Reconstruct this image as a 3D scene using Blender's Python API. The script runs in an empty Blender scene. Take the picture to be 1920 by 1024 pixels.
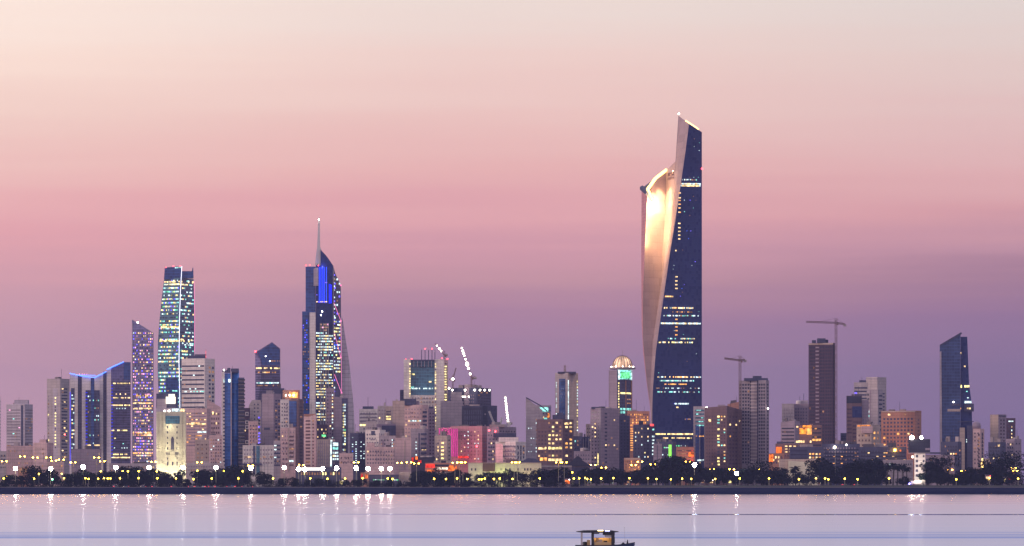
import bpy, bmesh, math, random
from mathutils import Vector, Matrix
R = math.radians
sc = bpy.context.scene
col = sc.collection
K = 1.36e-4          # tangent of one photograph pixel (1920 wide)
HZ = 905.0           # row of the horizon
H = 10.5             # height of the camera above the water

# ---------------------------------------------------------------- camera, sky, light
cam_d = bpy.data.cameras.new('camera'); cam = bpy.data.objects.new('camera', cam_d); col.objects.link(cam)
cam.location = (0, 0, H); cam.rotation_euler = (R(90), 0, 0)
cam_d.sensor_width = 36; cam_d.lens = 18/(960*K); cam_d.shift_y = (HZ-512)/1920
cam_d.clip_start = 1; cam_d.clip_end = 60000
sc.camera = cam
sc.view_settings.view_transform = 'Standard'; sc.view_settings.look = 'None'
sc.view_settings.gamma = 1; sc.view_settings.exposure = 0
sc.cycles.use_denoising = True
sc.cycles.max_bounces = 6; sc.cycles.volume_bounces = 1; sc.cycles.transparent_max_bounces = 4
sc.cycles.sample_clamp_indirect = 4; sc.cycles.sample_clamp_direct = 0
sc.cycles.volume_max_steps = 64

def lin(c):
    return tuple((v/255/12.92 if v/255 <= .04045 else ((v/255+.055)/1.055)**2.4) for v in c)

wd = bpy.data.worlds.new("World"); sc.world = wd; wd.use_nodes = True
nt = wd.node_tree; nt.nodes.clear()
N = nt.nodes.new; LK = nt.links.new
out = N('ShaderNodeOutputWorld'); bg = N('ShaderNodeBackground'); bg2 = N('ShaderNodeBackground'); addn = N('ShaderNodeAddShader')
tc = N('ShaderNodeTexCoord'); sep = N('ShaderNodeSeparateXYZ'); LK(tc.outputs['Generated'], sep.inputs[0])
nm = N('ShaderNodeMapping'); nm.inputs['Scale'].default_value = (3.5, 3.5, 95); LK(tc.outputs['Generated'], nm.inputs[0])
nz = N('ShaderNodeTexNoise'); nz.inputs['Scale'].default_value = 1.6; nz.inputs['Detail'].default_value = 4; LK(nm.outputs[0], nz.inputs[0])
wob = N('ShaderNodeMath'); wob.operation = 'MULTIPLY_ADD'; wob.inputs[1].default_value = .016; wob.inputs[2].default_value = -.008
LK(nz.outputs[0], wob.inputs[0])
zz = N('ShaderNodeMath'); zz.operation = 'ADD'; LK(sep.outputs[2], zz.inputs[0]); LK(wob.outputs[0], zz.inputs[1])
SKY = {  # elevation (sine) : colours at the left edge, centre and right edge
 0.000: [(191, 150, 166), (147, 121, 150), (121, 101, 138)],
 0.014: [(189, 148, 164), (147, 119, 148), (121, 101, 138)],
 0.028: [(187, 145, 162), (149, 119, 147), (127, 104, 138)],
 0.042: [(197, 150, 162), (169, 125, 148), (143, 108, 140)],
 0.053: [(213, 156, 164), (193, 142, 152), (163, 120, 140)],
 0.061: [(227, 162, 166), (206, 149, 160), (190, 140, 154)],
 0.069: [(232, 173, 172), (221, 160, 165), (212, 154, 158)],
 0.079: [(236, 187, 180), (228, 174, 171), (220, 170, 170)],
 0.092: [(240, 203, 191), (232, 190, 183), (222, 186, 182)],
 0.107: [(249, 221, 206), (235, 203, 194), (223, 198, 191)],
 0.123: [(251, 231, 218), (233, 215, 206), (221, 207, 201)],
 0.200: [(244, 230, 225), (229, 218, 216), (220, 210, 210)],
 0.420: [(210, 206, 222), (202, 198, 220), (194, 192, 216)],
 0.900: [(176, 180, 212), (172, 176, 210), (168, 172, 206)],
}
def ramp(i):
    r = N('ShaderNodeValToRGB'); e = r.color_ramp.elements
    ks = sorted(SKY)
    while len(e) < len(ks): e.new(.5)
    for k, el in zip(ks, e):
        el.position = math.sqrt(max(k, 0))
        el.color = (*lin(SKY[k][i]), 1)
    return r
sq = N('ShaderNodeMath'); sq.operation = 'POWER'; sq.inputs[1].default_value = .5
mx0 = N('ShaderNodeMath'); mx0.operation = 'MAXIMUM'; mx0.inputs[1].default_value = 0
LK(zz.outputs[0], mx0.inputs[0]); LK(mx0.outputs[0], sq.inputs[0])
rs = [ramp(i) for i in range(3)]
for r in rs: LK(sq.outputs[0], r.inputs[0])
def mrange(a, b):
    m = N('ShaderNodeMapRange'); m.interpolation_type = 'SMOOTHSTEP'; m.inputs[1].default_value = a; m.inputs[2].default_value = b
    LK(sep.outputs[0], m.inputs[0]); return m
def mixc(f, a, b):
    m = N('ShaderNodeMix'); m.data_type = 'RGBA'; LK(f, m.inputs[0]); LK(a, m.inputs[6]); LK(b, m.inputs[7]); return m.outputs[2]
c1 = mixc(mrange(-.15, 0.0).outputs[0], rs[0].outputs[0], rs[1].outputs[0])
c2 = mixc(mrange(-.0, .14).outputs[0], c1, rs[2].outputs[0])
LK(c2, bg.inputs[0]); bg.inputs[1].default_value = 1.06
SUN_EL, SUN_ROT = R(9), R(248)      # low in the west: left of the view and behind the camera
st = N('ShaderNodeTexSky'); st.sky_type = 'NISHITA'; st.sun_disc = False; st.sun_elevation = SUN_EL; st.sun_rotation = SUN_ROT
LK(st.outputs[0], bg2.inputs[0]); bg2.inputs[1].default_value = .004
LK(bg.outputs[0], addn.inputs[0]); LK(bg2.outputs[0], addn.inputs[1]); LK(addn.outputs[0], out.inputs[0])

sl = bpy.data.lights.new('sun', 'SUN'); sun = bpy.data.objects.new('sun', sl); col.objects.link(sun)
sl.energy = 1.5; sl.angle = R(14); sl.color = (1, .76, .68)
az = SUN_ROT
sdir = Vector((math.sin(az)*math.cos(SUN_EL), math.cos(az)*math.cos(SUN_EL), math.sin(SUN_EL)))
sun.rotation_euler = sdir.to_track_quat('Z', 'Y').to_euler()

# ---------------------------------------------------------------- materials
MATS = {}
def newmat(name):
    m = bpy.data.materials.new(name); m.use_nodes = True; m.node_tree.nodes.clear(); MATS[name] = m; return m
class G:
    def __init__(s, m): s.t = m.node_tree
    def n(s, typ, **kw):
        x = s.t.nodes.new(typ)
        for k, v in kw.items(): setattr(x, k, v)
        return x
    def l(s, a, b): s.t.links.new(a, b)
    def math(s, op, a, b=None, c=None):
        x = s.n('ShaderNodeMath', operation=op)
        for i, v in enumerate((a, b, c)):
            if v is None: continue
            if isinstance(v, (int, float)): x.inputs[i].default_value = v
            else: s.l(v, x.inputs[i])
        return x.outputs[0]
    def pos(s): return s.n('ShaderNodeNewGeometry').outputs['Position']
    def noise(s, vec, scale, detail=3, stretch=None):
        if stretch:
            mp = s.n('ShaderNodeMapping'); mp.inputs['Scale'].default_value = stretch; s.l(vec, mp.inputs[0]); vec = mp.outputs[0]
        x = s.n('ShaderNodeTexNoise'); x.inputs['Scale'].default_value = scale; x.inputs['Detail'].default_value = detail
        s.l(vec, x.inputs[0]); return x.outputs[0]
    def mix(s, f, a, b):
        x = s.n('ShaderNodeMix', data_type='RGBA')
        for i, v in ((0, f), (6, a), (7, b)):
            if isinstance(v, (int, float)): x.inputs[i].default_value = v
            elif isinstance(v, tuple): x.inputs[i].default_value = (*v, 1)
            else: s.l(v, x.inputs[i])
        return x.outputs[2]
    def out(s, sh): o = s.n('ShaderNodeOutputMaterial'); s.l(sh, o.inputs[0])
def wall(name, c, rough=.85, joint=.25, fl=3.4, var=.22, spec=.3, bay=4.5):
    m = newmat(name); g = G(m); p = g.pos()
    n1 = g.noise(p, .035, 4); n2 = g.noise(p, .5, 3, (1, 1, .06))
    sp = g.n('ShaderNodeSeparateXYZ'); g.l(p, sp.inputs[0])
    fz = g.math('FRACT', g.math('DIVIDE', sp.outputs[2], fl))
    j = g.math('LESS_THAN', fz, .12)
    fac = g.math('ADD', g.math('MULTIPLY', g.math('SUBTRACT', n1, .5), var*2), g.math('MULTIPLY', g.math('SUBTRACT', n2, .5), var*1.6))
    u = g.math('DIVIDE', g.math('ADD', sp.outputs[0], g.math('MULTIPLY', sp.outputs[1], .7)), bay)
    cb = g.n('ShaderNodeCombineXYZ'); g.l(g.math('FLOOR', u), cb.inputs[0]); g.l(g.math('FLOOR', g.math('DIVIDE', sp.outputs[2], fl)), cb.inputs[1])
    wn = g.n('ShaderNodeTexWhiteNoise', noise_dimensions='2D'); g.l(cb.outputs[0], wn.inputs[0])
    fac = g.math('ADD', fac, g.math('MULTIPLY', g.math('SUBTRACT', wn.outputs[0], .5), .16 if joint else 0))
    fac = g.math('SUBTRACT', fac, g.math('MULTIPLY', g.math('LESS_THAN', g.math('FRACT', u), .1), joint*.5))
    fac = g.math('SUBTRACT', fac, g.math('MULTIPLY', j, joint))
    br = g.math('MAXIMUM', g.math('ADD', fac, 1.0), .2)
    v = g.n('ShaderNodeVectorMath', operation='SCALE'); v.inputs[0].default_value = c; g.l(br, v.inputs['Scale'])
    b = g.n('ShaderNodeBsdfPrincipled'); g.l(v.outputs[0], b.inputs['Base Color']); b.inputs['Roughness'].default_value = rough
    b.inputs['Specular IOR Level'].default_value = spec
    g.out(b.outputs[0]); return m
def glass(name, c, rough=.12, px=3.0, fl=3.6, var=.5, spec=.5, mull=.5):
    m = newmat(name); g = G(m); p = g.pos()
    sp = g.n('ShaderNodeSeparateXYZ'); g.l(p, sp.inputs[0])
    u = g.math('ADD', sp.outputs[0], g.math('MULTIPLY', sp.outputs[1], .8))
    ux = g.math('DIVIDE', u, px); uz = g.math('DIVIDE', sp.outputs[2], fl)
    cb = g.n('ShaderNodeCombineXYZ'); g.l(g.math('FLOOR', ux), cb.inputs[0]); g.l(g.math('FLOOR', uz), cb.inputs[1])
    wn = g.n('ShaderNodeTexWhiteNoise', noise_dimensions='2D'); g.l(cb.outputs[0], wn.inputs[0])
    mu = g.math('MAXIMUM', g.math('LESS_THAN', g.math('FRACT', ux), .1), g.math('LESS_THAN', g.math('FRACT', uz), .22))
    n1 = g.noise(p, .02, 3)
    br = g.math('ADD', g.math('MULTIPLY', g.math('SUBTRACT', wn.outputs[0], .5), var), g.math('ADD', g.math('MULTIPLY', mu, mull), g.math('ADD', n1, .5)))
    v = g.n('ShaderNodeVectorMath', operation='SCALE'); v.inputs[0].default_value = c; g.l(br, v.inputs['Scale'])
    b = g.n('ShaderNodeBsdfPrincipled'); g.l(v.outputs[0], b.inputs['Base Color'])
    g.l(g.math('ADD', g.math('MULTIPLY', wn.outputs[0], .1), rough), b.inputs['Roughness'])
    b.inputs['Specular IOR Level'].default_value = spec
    g.out(b.outputs[0]); return m
def emit(name, c, s, var=True, sample=False):
    m = newmat(name); g = G(m); e = g.n('ShaderNodeEmission'); e.inputs[0].default_value = (*lin(c), 1)
    if var:
        n = g.noise(g.pos(), .31, 1)
        g.l(g.math('MULTIPLY', g.math('MAXIMUM', g.math('MULTIPLY_ADD', n, 3.2, -.75), .12), s), e.inputs[1])
    else: e.inputs[1].default_value = s
    g.out(e.outputs[0])
    m.cycles.emission_sampling = 'AUTO' if sample else 'NONE'
    return m
def plain(name, c, rough=.6, metal=0, spec=.5, var=.2):
    m = newmat(name); g = G(m); n = g.noise(g.pos(), .8, 3)
    v = g.n('ShaderNodeVectorMath', operation='SCALE'); v.inputs[0].default_value = c
    g.l(g.math('MULTIPLY_ADD', n, var*2, 1-var), v.inputs['Scale'])
    b = g.n('ShaderNodeBsdfPrincipled'); g.l(v.outputs[0], b.inputs['Base Color'])
    b.inputs['Roughness'].default_value = rough; b.inputs['Metallic'].default_value = metal; b.inputs['Specular IOR Level'].default_value = spec
    g.out(b.outputs[0]); return m

wall('white', (.70,.60,.57)); wall('pale', (.48,.39,.39)); wall('tan', (.47,.35,.30)); wall('pinkish', (.62,.41,.40))
wall('brown', (.165,.098,.105)); wall('maroon', (.085,.05,.075)); wall('grey', (.29,.235,.27)); wall('mauve', (.32,.24,.29))
wall('slate', (.072,.07,.125)); wall('dark', (.035,.035,.06)); wall('cream', (.60,.54,.42), joint=.08, var=.12)
wall('rose', (.50,.24,.25)); wall('orange_wall', (.42,.2,.14)); wall('duskwhite', (.43,.35,.38)); wall('stone', (.35,.25,.265), joint=.09, var=.14, fl=8.4, bay=9)  # duskwhite holds dusk dimness, rose and orange_wall also coloured lamplight, in the colour
wall('lattice', (.55,.24,.26), joint=.3, fl=4.0)
wall('haze_grey', (.50,.42,.47)); wall('roof_clay', (.13,.07,.065), joint=0); wall('fin', (.62,.52,.58), joint=.35, fl=5)  # haze_grey has distant haze put into its colour
glass('navy', (.018,.030,.115), rough=.25, spec=.22, var=.12, mull=.1)
glass('bluegl', (.02,.06,.20), spec=.6); glass('vividblue', (.025,.11,.36), spec=.6, mull=.4); glass('tealgl', (.045,.13,.19), spec=.7); glass('slategl', (.05,.055,.11), spec=.6); glass('lavgl', (.10,.095,.21), spec=.6); glass('deepgl', (.034,.058,.14), spec=.4, var=.35)
glass('paleglass', (.20,.17,.32), spec=.7); glass('darkgl', (.012,.016,.04)); glass('brightblue', (.03,.15,.48), spec=.6, mull=.3)  # paleglass is lightened in colour, as glass seen through haze
plain('win', (.06,.054,.088), .25); plain('winb', (.02,.035,.09), .15); plain('metal', (.10,.08,.09), .5, .3); plain('dkmetal', (.03,.028,.04), .5, .3)  # win is lightened in colour to carry distant haze
plain('concrete', (.3,.24,.24), .9); plain('slab', (.42,.34,.33), .9); plain('whitemetal', (.55,.5,.5), .5); plain('crane', (.16,.09,.08), .6)
emit('warm', (255,214,150), 2.0); emit('amber', (255,176,92), 1.7); emit('cool', (214,238,240), 1.8); emit('teal', (140,226,214), 1.6)
emit('yellow', (255,232,150), 2.1); emit('dimwarm', (222,160,120), .55); emit('violet', (120,100,255), 2.0); emit('pinklit', (255,170,210), 1.8)
emit('greenlit', (110,235,150), 1.6); emit('redlit', (255,80,80), 1.6); emit('bluelit', (70,110,255), 1.5); emit('orange', (255,150,50), 1.5)
emit('led_blue', (64,110,255), 5.5, False); emit('led_stripe', (50,80,255), 3.0, False); emit('led_deep', (30,40,235), 1.6, False); emit('led_white', (235,235,255), 2.6, False)
emit('led_pink', (255,130,190), 1.6, False); emit('magenta', (240,60,180), 1.0, False); emit('gold', (255,206,120), 5, False)
emit('white_lamp', (255,246,226), 190, False, True); emit('board_lamp', (255,240,205), 130, False, True); emit('yellow_lamp', (255,190,56), 60, False, True); emit('globe', (255,214,60), 26, False, True)
emit('globe_green', (120,240,170), 40, False, True); emit('red_beacon', (255,60,70), 12, False); emit('small_lamp', (255,245,225), 14, False)
emit('arcade_light', (255,250,235), 5, False, True)
emit('orange_glow', (255,120,40), 1.4); emit('red_glow', (255,60,40), 1.3); emit('tail', (255,40,60), 5, False); emit('head', (255,240,210), 5, False)  # the red and orange ones also put lamplight on walls as emission
emit('greenglow', (150,255,90), 1.5, False); emit('lantern', (255,246,222), 1.8, False); emit('blue_flood', (120,110,255), 22, False)

# ---------------------------------------------------------------- mesh and object helpers
def tag(o, label=None, cat=None, group=None, kind=None):
    if label: o['label'] = label
    if cat: o['category'] = cat
    if group: o['group'] = group
    if kind: o['kind'] = kind
    return o
def empty(name, loc):
    o = bpy.data.objects.new(name, None); o.location = loc; o.empty_display_size = 1; col.objects.link(o); return o
def XZ(px, py, Y): return Vector(((px-960)*K*Y, Y, H+(HZ-py)*K*Y))
class MB:
    def __init__(s): s.v = []; s.f = []; s.m = []; s.mats = []
    def mi(s, mat):
        if mat not in s.mats: s.mats.append(mat)
        return s.mats.index(mat)
    def add(s, vs, fs, mat=None):
        b = len(s.v); s.v += [tuple(v) for v in vs]; s.f += [tuple(b+i for i in f) for f in fs]; s.m += [s.mi(mat)]*len(fs); return s
    def box(s, c, d, mat=None, rot=0):
        cx, cy, cz = c; hx, hy, hz = d[0]/2, d[1]/2, d[2]/2; cr, sr = math.cos(rot), math.sin(rot); vs = []
        for z in (-hz, hz):
            for x, y in ((-hx,-hy),(hx,-hy),(hx,hy),(-hx,hy)):
                vs.append((cx+x*cr-y*sr, cy+x*sr+y*cr, cz+z))
        return s.add(vs, [(3,2,1,0),(4,5,6,7),(0,1,5,4),(1,2,6,5),(2,3,7,6),(3,0,4,7)], mat)
    def bar(s, a, b, r, mat=None, n=4, r2=None):
        a = Vector(a); b = Vector(b); d = b-a
        if d.length < 1e-6: return s
        q = d.to_track_quat('Z', 'Y'); r2 = r if r2 is None else r2; vs = []
        for P, rr in ((a, r), (b, r2)):
            for i in range(n):
                t = 2*math.pi*(i+.5)/n; vs.append(P+q@Vector((rr*math.cos(t), rr*math.sin(t), 0)))
        fs = [(i, (i+1)%n, n+(i+1)%n, n+i) for i in range(n)]+[tuple(range(n-1,-1,-1)), tuple(range(n,2*n))]
        return s.add(vs, fs, mat)
    def lathe(s, c, prof, n=20, mat=None):
        vs = [(c[0]+r*math.cos(2*math.pi*i/n), c[1]+r*math.sin(2*math.pi*i/n), c[2]+z) for r, z in prof for i in range(n)]
        fs = [(k*n+i, k*n+(i+1)%n, (k+1)*n+(i+1)%n, (k+1)*n+i) for k in range(len(prof)-1) for i in range(n)]
        fs += [tuple(range(n-1,-1,-1)), tuple((len(prof)-1)*n+i for i in range(n))]
        return s.add(vs, fs, mat)
    def ball(s, c, r, mat=None, n=10, k=6, sz=1):
        return s.lathe(c, [(max(r*math.sin(math.pi*j/k), r*.02), -r*sz*math.cos(math.pi*j/k)) for j in range(k+1)], n, mat)
    def build(s, name, mat=None, parent=None, origin=None, smooth=False):
        o0 = Vector(origin) if origin is not None else Vector((0,0,0)); q = parent
        while q is not None and origin is None: o0 = o0+q.location; q = q.parent
        me = bpy.data.meshes.new(name); me.from_pydata([tuple(Vector(v)-o0) for v in s.v], [], s.f)
        ms = [mat if m is None else m for m in s.mats]
        for m in ms:
            if m: me.materials.append(MATS[m])
        if len(ms) > 1: me.polygons.foreach_set('material_index', s.m)
        if smooth: me.polygons.foreach_set('use_smooth', [True]*len(me.polygons))
        me.validate(); me.update()
        o = bpy.data.objects.new(name, me); col.objects.link(o)
        if parent is not None: o.parent = parent
        elif origin is not None: o.location = origin
        return o
CUBE = {}
def cube(mat):
    if mat not in CUBE:
        m = MB().box((0,0,0), (1,1,1), mat)
        me = bpy.data.meshes.new('panel'); me.from_pydata(m.v, [], m.f); me.materials.append(MATS[mat]); me.update(); CUBE[mat] = me
    return CUBE[mat]

class Bld:
    """a building: body built from its outline in the photograph set at its own distance; faces F (flat) or L / R either side of a corner"""
    def __init__(s, name, label, cat, Y, prof, c=None, a=30, depth=24, mat='pale', body='wall', group=None, z0=2, seed=None):
        s.Y = Y; s.items = {}; s.rng = random.Random(hash_(label) if seed is None else seed)
        s.c = c; xr0 = prof[-1][2]; cc = c if c is not None else xr0
        t = (cc-960)*K; phi = math.atan(t)
        s.C = Vector((t*Y, Y, 0)); ray = Vector((math.sin(phi), math.cos(phi), 0)); pl = Vector((-math.cos(phi), math.sin(phi), 0))
        a = R(a if c is not None else 0)
        s.dL = pl*math.cos(a)+ray*math.sin(a); s.dR = -pl*math.sin(a)+ray*math.cos(a)
        s.depth = depth; s.z0 = z0; s.prof = prof
        s.root = empty(name, (s.C.x, s.C.y, 6.3)); tag(s.root, label, cat, group)
        if mat:
            vs = []; rows = list(prof)+[(None, prof[-1][1], prof[-1][2])]
            for (y, xl, xr) in rows:
                L = s.pt('L', xl)
                if c is None:
                    Rr = s.pt('L', xr); ps = [L, Rr, Rr+s.dR*depth, L+s.dR*depth]
                else:
                    Rr = s.pt('R', xr); ps = [L, s.C, Rr, L+Rr-s.C]
                if y is None: zs = [s.z0]*4
                else:
                    if not isinstance(y, tuple): y = (y,)*(2 if c is None else 3)
                    ys = (y[0], y[1], y[1], y[0]) if c is None else (y[0], y[1], y[2], y[0]+y[2]-y[1])
                    zs = [H+(HZ-q)*K*Y for q in ys]
                vs += [(p.x, p.y, z) for p, z in zip(ps, zs)]
            n = len(rows); fs = [(0,1,2,3)[::-1], tuple(4*(n-1)+i for i in range(4))]
            for k in range(n-1):
                for i in range(4): fs.append((4*k+i, 4*k+(i+1)%4, 4*(k+1)+(i+1)%4, 4*(k+1)+i)[::-1])
            MB().add(vs, [f[::-1] for f in fs], mat).build(body, mat, s.root)
    def pt(s, face, px):
        d = s.dR if face == 'R' else s.dL
        t = (px-960)*K; den = d.x-t*d.y
        k = (t*s.C.y-s.C.x)/den
        return s.C+d*k
    def z(s, py): return H+(HZ-py)*K*s.Y
    def put(s, face, x0, x1, y0, y1, mat, name='window', out=.5):
        A = s.pt(face, x0); B = s.pt(face, x1); d = B-A; w = d.length
        ctr = (A+B)/2; ctr.z = (s.z(y0)+s.z(y1))/2
        s.items.setdefault(name, []).append((ctr, (w, out, abs(s.z(y0)-s.z(y1))), math.atan2(d.y, d.x), mat))
        return s
    def grid(s, face, x0, x1, y0, y1, nx, ny, fw=.5, fh=.5, lit=None, dark='win', name='window', skip=0, out=.5):
        cw = (x1-x0)/nx; ch = (y1-y0)/ny; lit = lit or {}
        for j in range(ny):
            rowboost = s.rng.random()
            for i in range(nx):
                r = s.rng.random(); m = dark; acc = 0
                for k, p in lit.items():
                    acc += p*(.35+1.3*rowboost)
                    if r < acc: m = k; break
                if m == dark and (dark is None or s.rng.random() < skip): continue
                s.put(face, x0+cw*(i+.5-fw/2), x0+cw*(i+.5+fw/2), y0+ch*(j+.5-fh/2), y0+ch*(j+.5+fh/2), m, name, out)
        return s
    def bands(s, face, x0, x1, y0, y1, n, fh=.5, mat='win', name='window_band', lit=None, seg=6, out=.4):
        ch = (y1-y0)/n
        for j in range(n):
            s.put(face, x0, x1, y0+ch*(j+.5-fh/2), y0+ch*(j+.5+fh/2), mat, name, out)
        if lit: s.grid(face, x0, x1, y0, y1, seg, n, .86, fh*.75, lit, dark=None, out=out+.25)
        return s
    def row(s, face, x0, x1, y, h, n, lit, fw=.85, name='window'):
        return s.grid(face, x0, x1, y-h/2, y+h/2, n, 1, fw, 1, lit, dark=None, name=name, out=.7)
    def part(s, name, x0, x1, y0, y1, off, depth, mat):
        """a box-shaped part standing `off` metres behind the front corner"""
        Y = s.Y+off; A = XZ(x0, y0, Y); B = XZ(x1, y1 if y1 is not None else y0, Y); zb = B.z if y1 is not None else s.z0
        m = (A.x+B.x)/2
        MB().box((m, Y+depth/2, (A.z+zb)/2), (abs(B.x-A.x), depth, abs(A.z-zb)), mat).build(name, mat, s.root); return s
    def poly(s, name, pts, off, depth, mat, slope=0):
        Y = s.Y+off; n = len(pts); cx = sum(p[0] for p in pts)/n; t = (cx-960)*K
        f = [XZ(px, py, Y) for px, py in pts]; b = [p+Vector((t*depth, depth, slope)) for p in f]
        area = sum(pts[i][0]*pts[(i+1)%n][1]-pts[(i+1)%n][0]*pts[i][1] for i in range(n))
        fs = [tuple(range(n)), tuple(range(2*n-1, n-1, -1))]+[(i, n+i, n+(i+1)%n, (i+1)%n) for i in range(n)]
        if area > 0: fs = [q[::-1] for q in fs]
        MB().add(f+b, fs, mat).build(name, mat, s.root); return s
    def line(s, name, pts, off, r, mat):
        m = MB(); P = [XZ(x, y, s.Y+off) for x, y in pts]
        for a, b in zip(P, P[1:]): m.bar(a, b, r)
        m.build(name, mat, s.root); return s
    def ball(s, name, px, py, off, r, mat):
        MB().ball(XZ(px, py, s.Y+off), r).build(name, mat, s.root); return s
    def roof(s, n=3, top=None, xs=None, mats=('concrete', 'slab', 'metal'), ant=1, hmax=6):
        """plant rooms, tanks and a mast on the roof"""
        y, xl, xr = s.prof[0]
        if isinstance(y, tuple): y = max(y)
        if xs: xl, xr = xs
        y = top or y; rg = s.rng; zt = s.z(y)
        A = s.pt('L', xl); Bk = s.dR*s.depth if s.c is None else s.pt('R', xr)-s.C
        U = (s.pt('L', xr) if s.c is None else s.C)-A
        for k in range(n):
            w = U.length*rg.uniform(.1, .3); d = Bk.length*rg.uniform(.15, .35); h = rg.uniform(1.5, hmax)
            p = A+U*rg.uniform(.18, .82)+Bk*rg.uniform(.2, .8)
            if rg.random() < .3:
                MB().lathe((p.x, p.y, zt), [(min(w, 3), 0), (min(w, 3), h*.6), (min(w, 3)*.8, h*.75)], 12).build('water_tank', rg.choice(mats), s.root)
            else:
                MB().box((p.x, p.y, zt+h/2), (w, d, h), None, math.atan2(U.y, U.x)).build('plant_room', rg.choice(mats), s.root)
        for k in range(ant):
            p = A+U*rg.uniform(.2, .8)+Bk*rg.uniform(.2, .8)
            MB().bar((p.x, p.y, zt), (p.x, p.y, zt+rg.uniform(6, 14)), .22).build('antenna', 'dkmetal', s.root)
        return s
    def light(s, px, py, off, energy, colr, r=.6):
        ld = bpy.data.lights.new('floodlight', 'POINT'); ld.energy = energy; ld.color = colr; ld.shadow_soft_size = r
        o = bpy.data.objects.new('floodlight', ld); col.objects.link(o); o.parent = s.root; o.location = XZ(px, py, s.Y+off)-s.root.location; return s
    def autofill(s):
        nw = sum(len(s.items.get(k, [])) for k in ('window', 'window_band', 'balcony', 'joint', 'recessed_strip'))
        lb = s.root.get('label', '')
        if nw > 24 or any(k in lb for k in ('blank', 'windowless', 'plain', 'glass', 'tent', 'ribbed', 'museum', 'restaurant', 'billboard', 'sliver', 'cream')): return
        y, xl, xr = s.prof[0]; y = (max(y) if isinstance(y, tuple) else y)+5; y1 = 872
        if y1-y < 14: return
        for f, a, b in ([('F', xl, xr)] if s.c is None else [('L', xl, s.c), ('R', s.c, xr)]):
            w = b-a
            if w < 7: continue
            nx = max(1, int(w/5.2)); ny = int((y1-y)/6.8)
            s.grid(f, a+1.2, b-1.2, y, y1, nx, ny, .38, .4, {'dimwarm':.03,'warm':.015}, dark=s.rng.choice(['win','slate','mauve']), skip=.12, name='window', out=.38)
    def done(s):
        s.autofill()
        for name, L in s.items.items():
            L.sort(key=lambda q: (q[3] == 'win', -q[1][0]*q[1][2]) if name == 'window' else (0, -q[1][0]*q[1][2]))
            for c, d, rz, mat in L[:100]:
                o = bpy.data.objects.new(name, cube(mat)); col.objects.link(o); o.parent = s.root
                o.location = c-s.root.location; o.scale = d; o.rotation_euler = (0, 0, rz)
            if len(L) > 100:
                m = MB()
                for c, d, rz, mat in L[100:]: m.box(c, d, mat, rz)
                tag(m.build(name, None, s.root), kind='stuff')
        return s
def hash_(t):
    h = 7
    for ch in t: h = (h*131+ord(ch)) % 1000003
    return h

# ---------------------------------------------------------------- land and water
def band_mesh(rows, name, mat, smooth=True):
    n = len(rows[0]); v = [p for r in rows for p in r]
    f = [(k*n+i, k*n+i+1, (k+1)*n+i+1, (k+1)*n+i) for k in range(len(rows)-1) for i in range(n-1)]
    me = bpy.data.meshes.new(name); me.from_pydata(v, [], f); me.materials.append(mat); me.update()
    if smooth: me.polygons.foreach_set('use_smooth', [True]*len(me.polygons))
    o = bpy.data.objects.new(name, me); col.objects.link(o); tag(o, kind='structure'); return o
def smooth(a, b, x):
    t = min(1, max(0, (x-a)/(b-a))); return t*t*(3-2*t)
def gz(px): return 6.3+1.7*smooth(1060, 1130, px)
m = newmat('land'); g = G(m); p = g.pos()
c = g.mix(g.noise(p, .012, 5), (.045,.042,.045), (.03,.042,.025))
c = g.mix(g.noise(p, .25, 4), c, (.05,.045,.045))
b = g.n('ShaderNodeBsdfPrincipled'); g.l(c, b.inputs['Base Color']); b.inputs['Roughness'].default_value = .95; b.inputs['Specular IOR Level'].default_value = .1; g.out(b.outputs[0])
m = newmat('bank'); g = G(m); p = g.pos()
c = g.mix(g.noise(p, .6, 5, (1, 1, 3)), (.003,.007,.032), (.006,.011,.042))
b = g.n('ShaderNodeBsdfPrincipled'); g.l(c, b.inputs['Base Color']); b.inputs['Roughness'].default_value = .95; b.inputs['Specular IOR Level'].default_value = .05
bp = g.n('ShaderNodeBump'); bp.inputs['Strength'].default_value = .8; bp.inputs['Distance'].default_value = .6; g.l(g.noise(p, .9, 4), bp.inputs['Height']); g.l(bp.outputs[0], b.inputs['Normal'])
g.out(b.outputs[0])
rr = random.Random(5)
xs = [-9000+i*600 for i in range(14)]+[-600+i*12 for i in range(101)]+[1200+i*600 for i in range(14)]
def prow(Y, f): return [(x, Y, f(x)) for x in xs]
land_rows = [[(x, 3499+rr.uniform(-.6,.6), -1.5) for x in xs], [(x, 3502+rr.uniform(-.6,.6), 1.2+rr.uniform(-.2,.2)) for x in xs],
             [(x, 3511+rr.uniform(-.8,.8), 3.6+rr.uniform(-.4,.4)) for x in xs], [(x, 3522, 5.6+rr.uniform(-.25,.25)) for x in xs]]
band_mesh(land_rows+[prow(3526, lambda x: 6.2)], 'shore_bank', MATS['bank'])
band_mesh([prow(3526, lambda x: 6.2), prow(3538, lambda x: 6.3), prow(3550, lambda x: gz(960+x/K/3550)), prow(3700, lambda x: gz(960+x/K/3550)),
           prow(4200, lambda x: 7), prow(7000, lambda x: 7), prow(11500, lambda x: 7)], 'ground', MATS['land'])
m = newmat('asphalt'); g = G(m)
b = g.n('ShaderNodeBsdfPrincipled'); g.l(g.mix(g.noise(g.pos(), .7, 4), (.04,.04,.045), (.06,.058,.06)), b.inputs['Base Color']); b.inputs['Roughness'].default_value = .9; g.out(b.outputs[0])
band_mesh([[(x, 3527, 6.25) for x in xs], [(x, 3537, 6.34) for x in xs]], 'coast_road', MATS['asphalt'])
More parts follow.
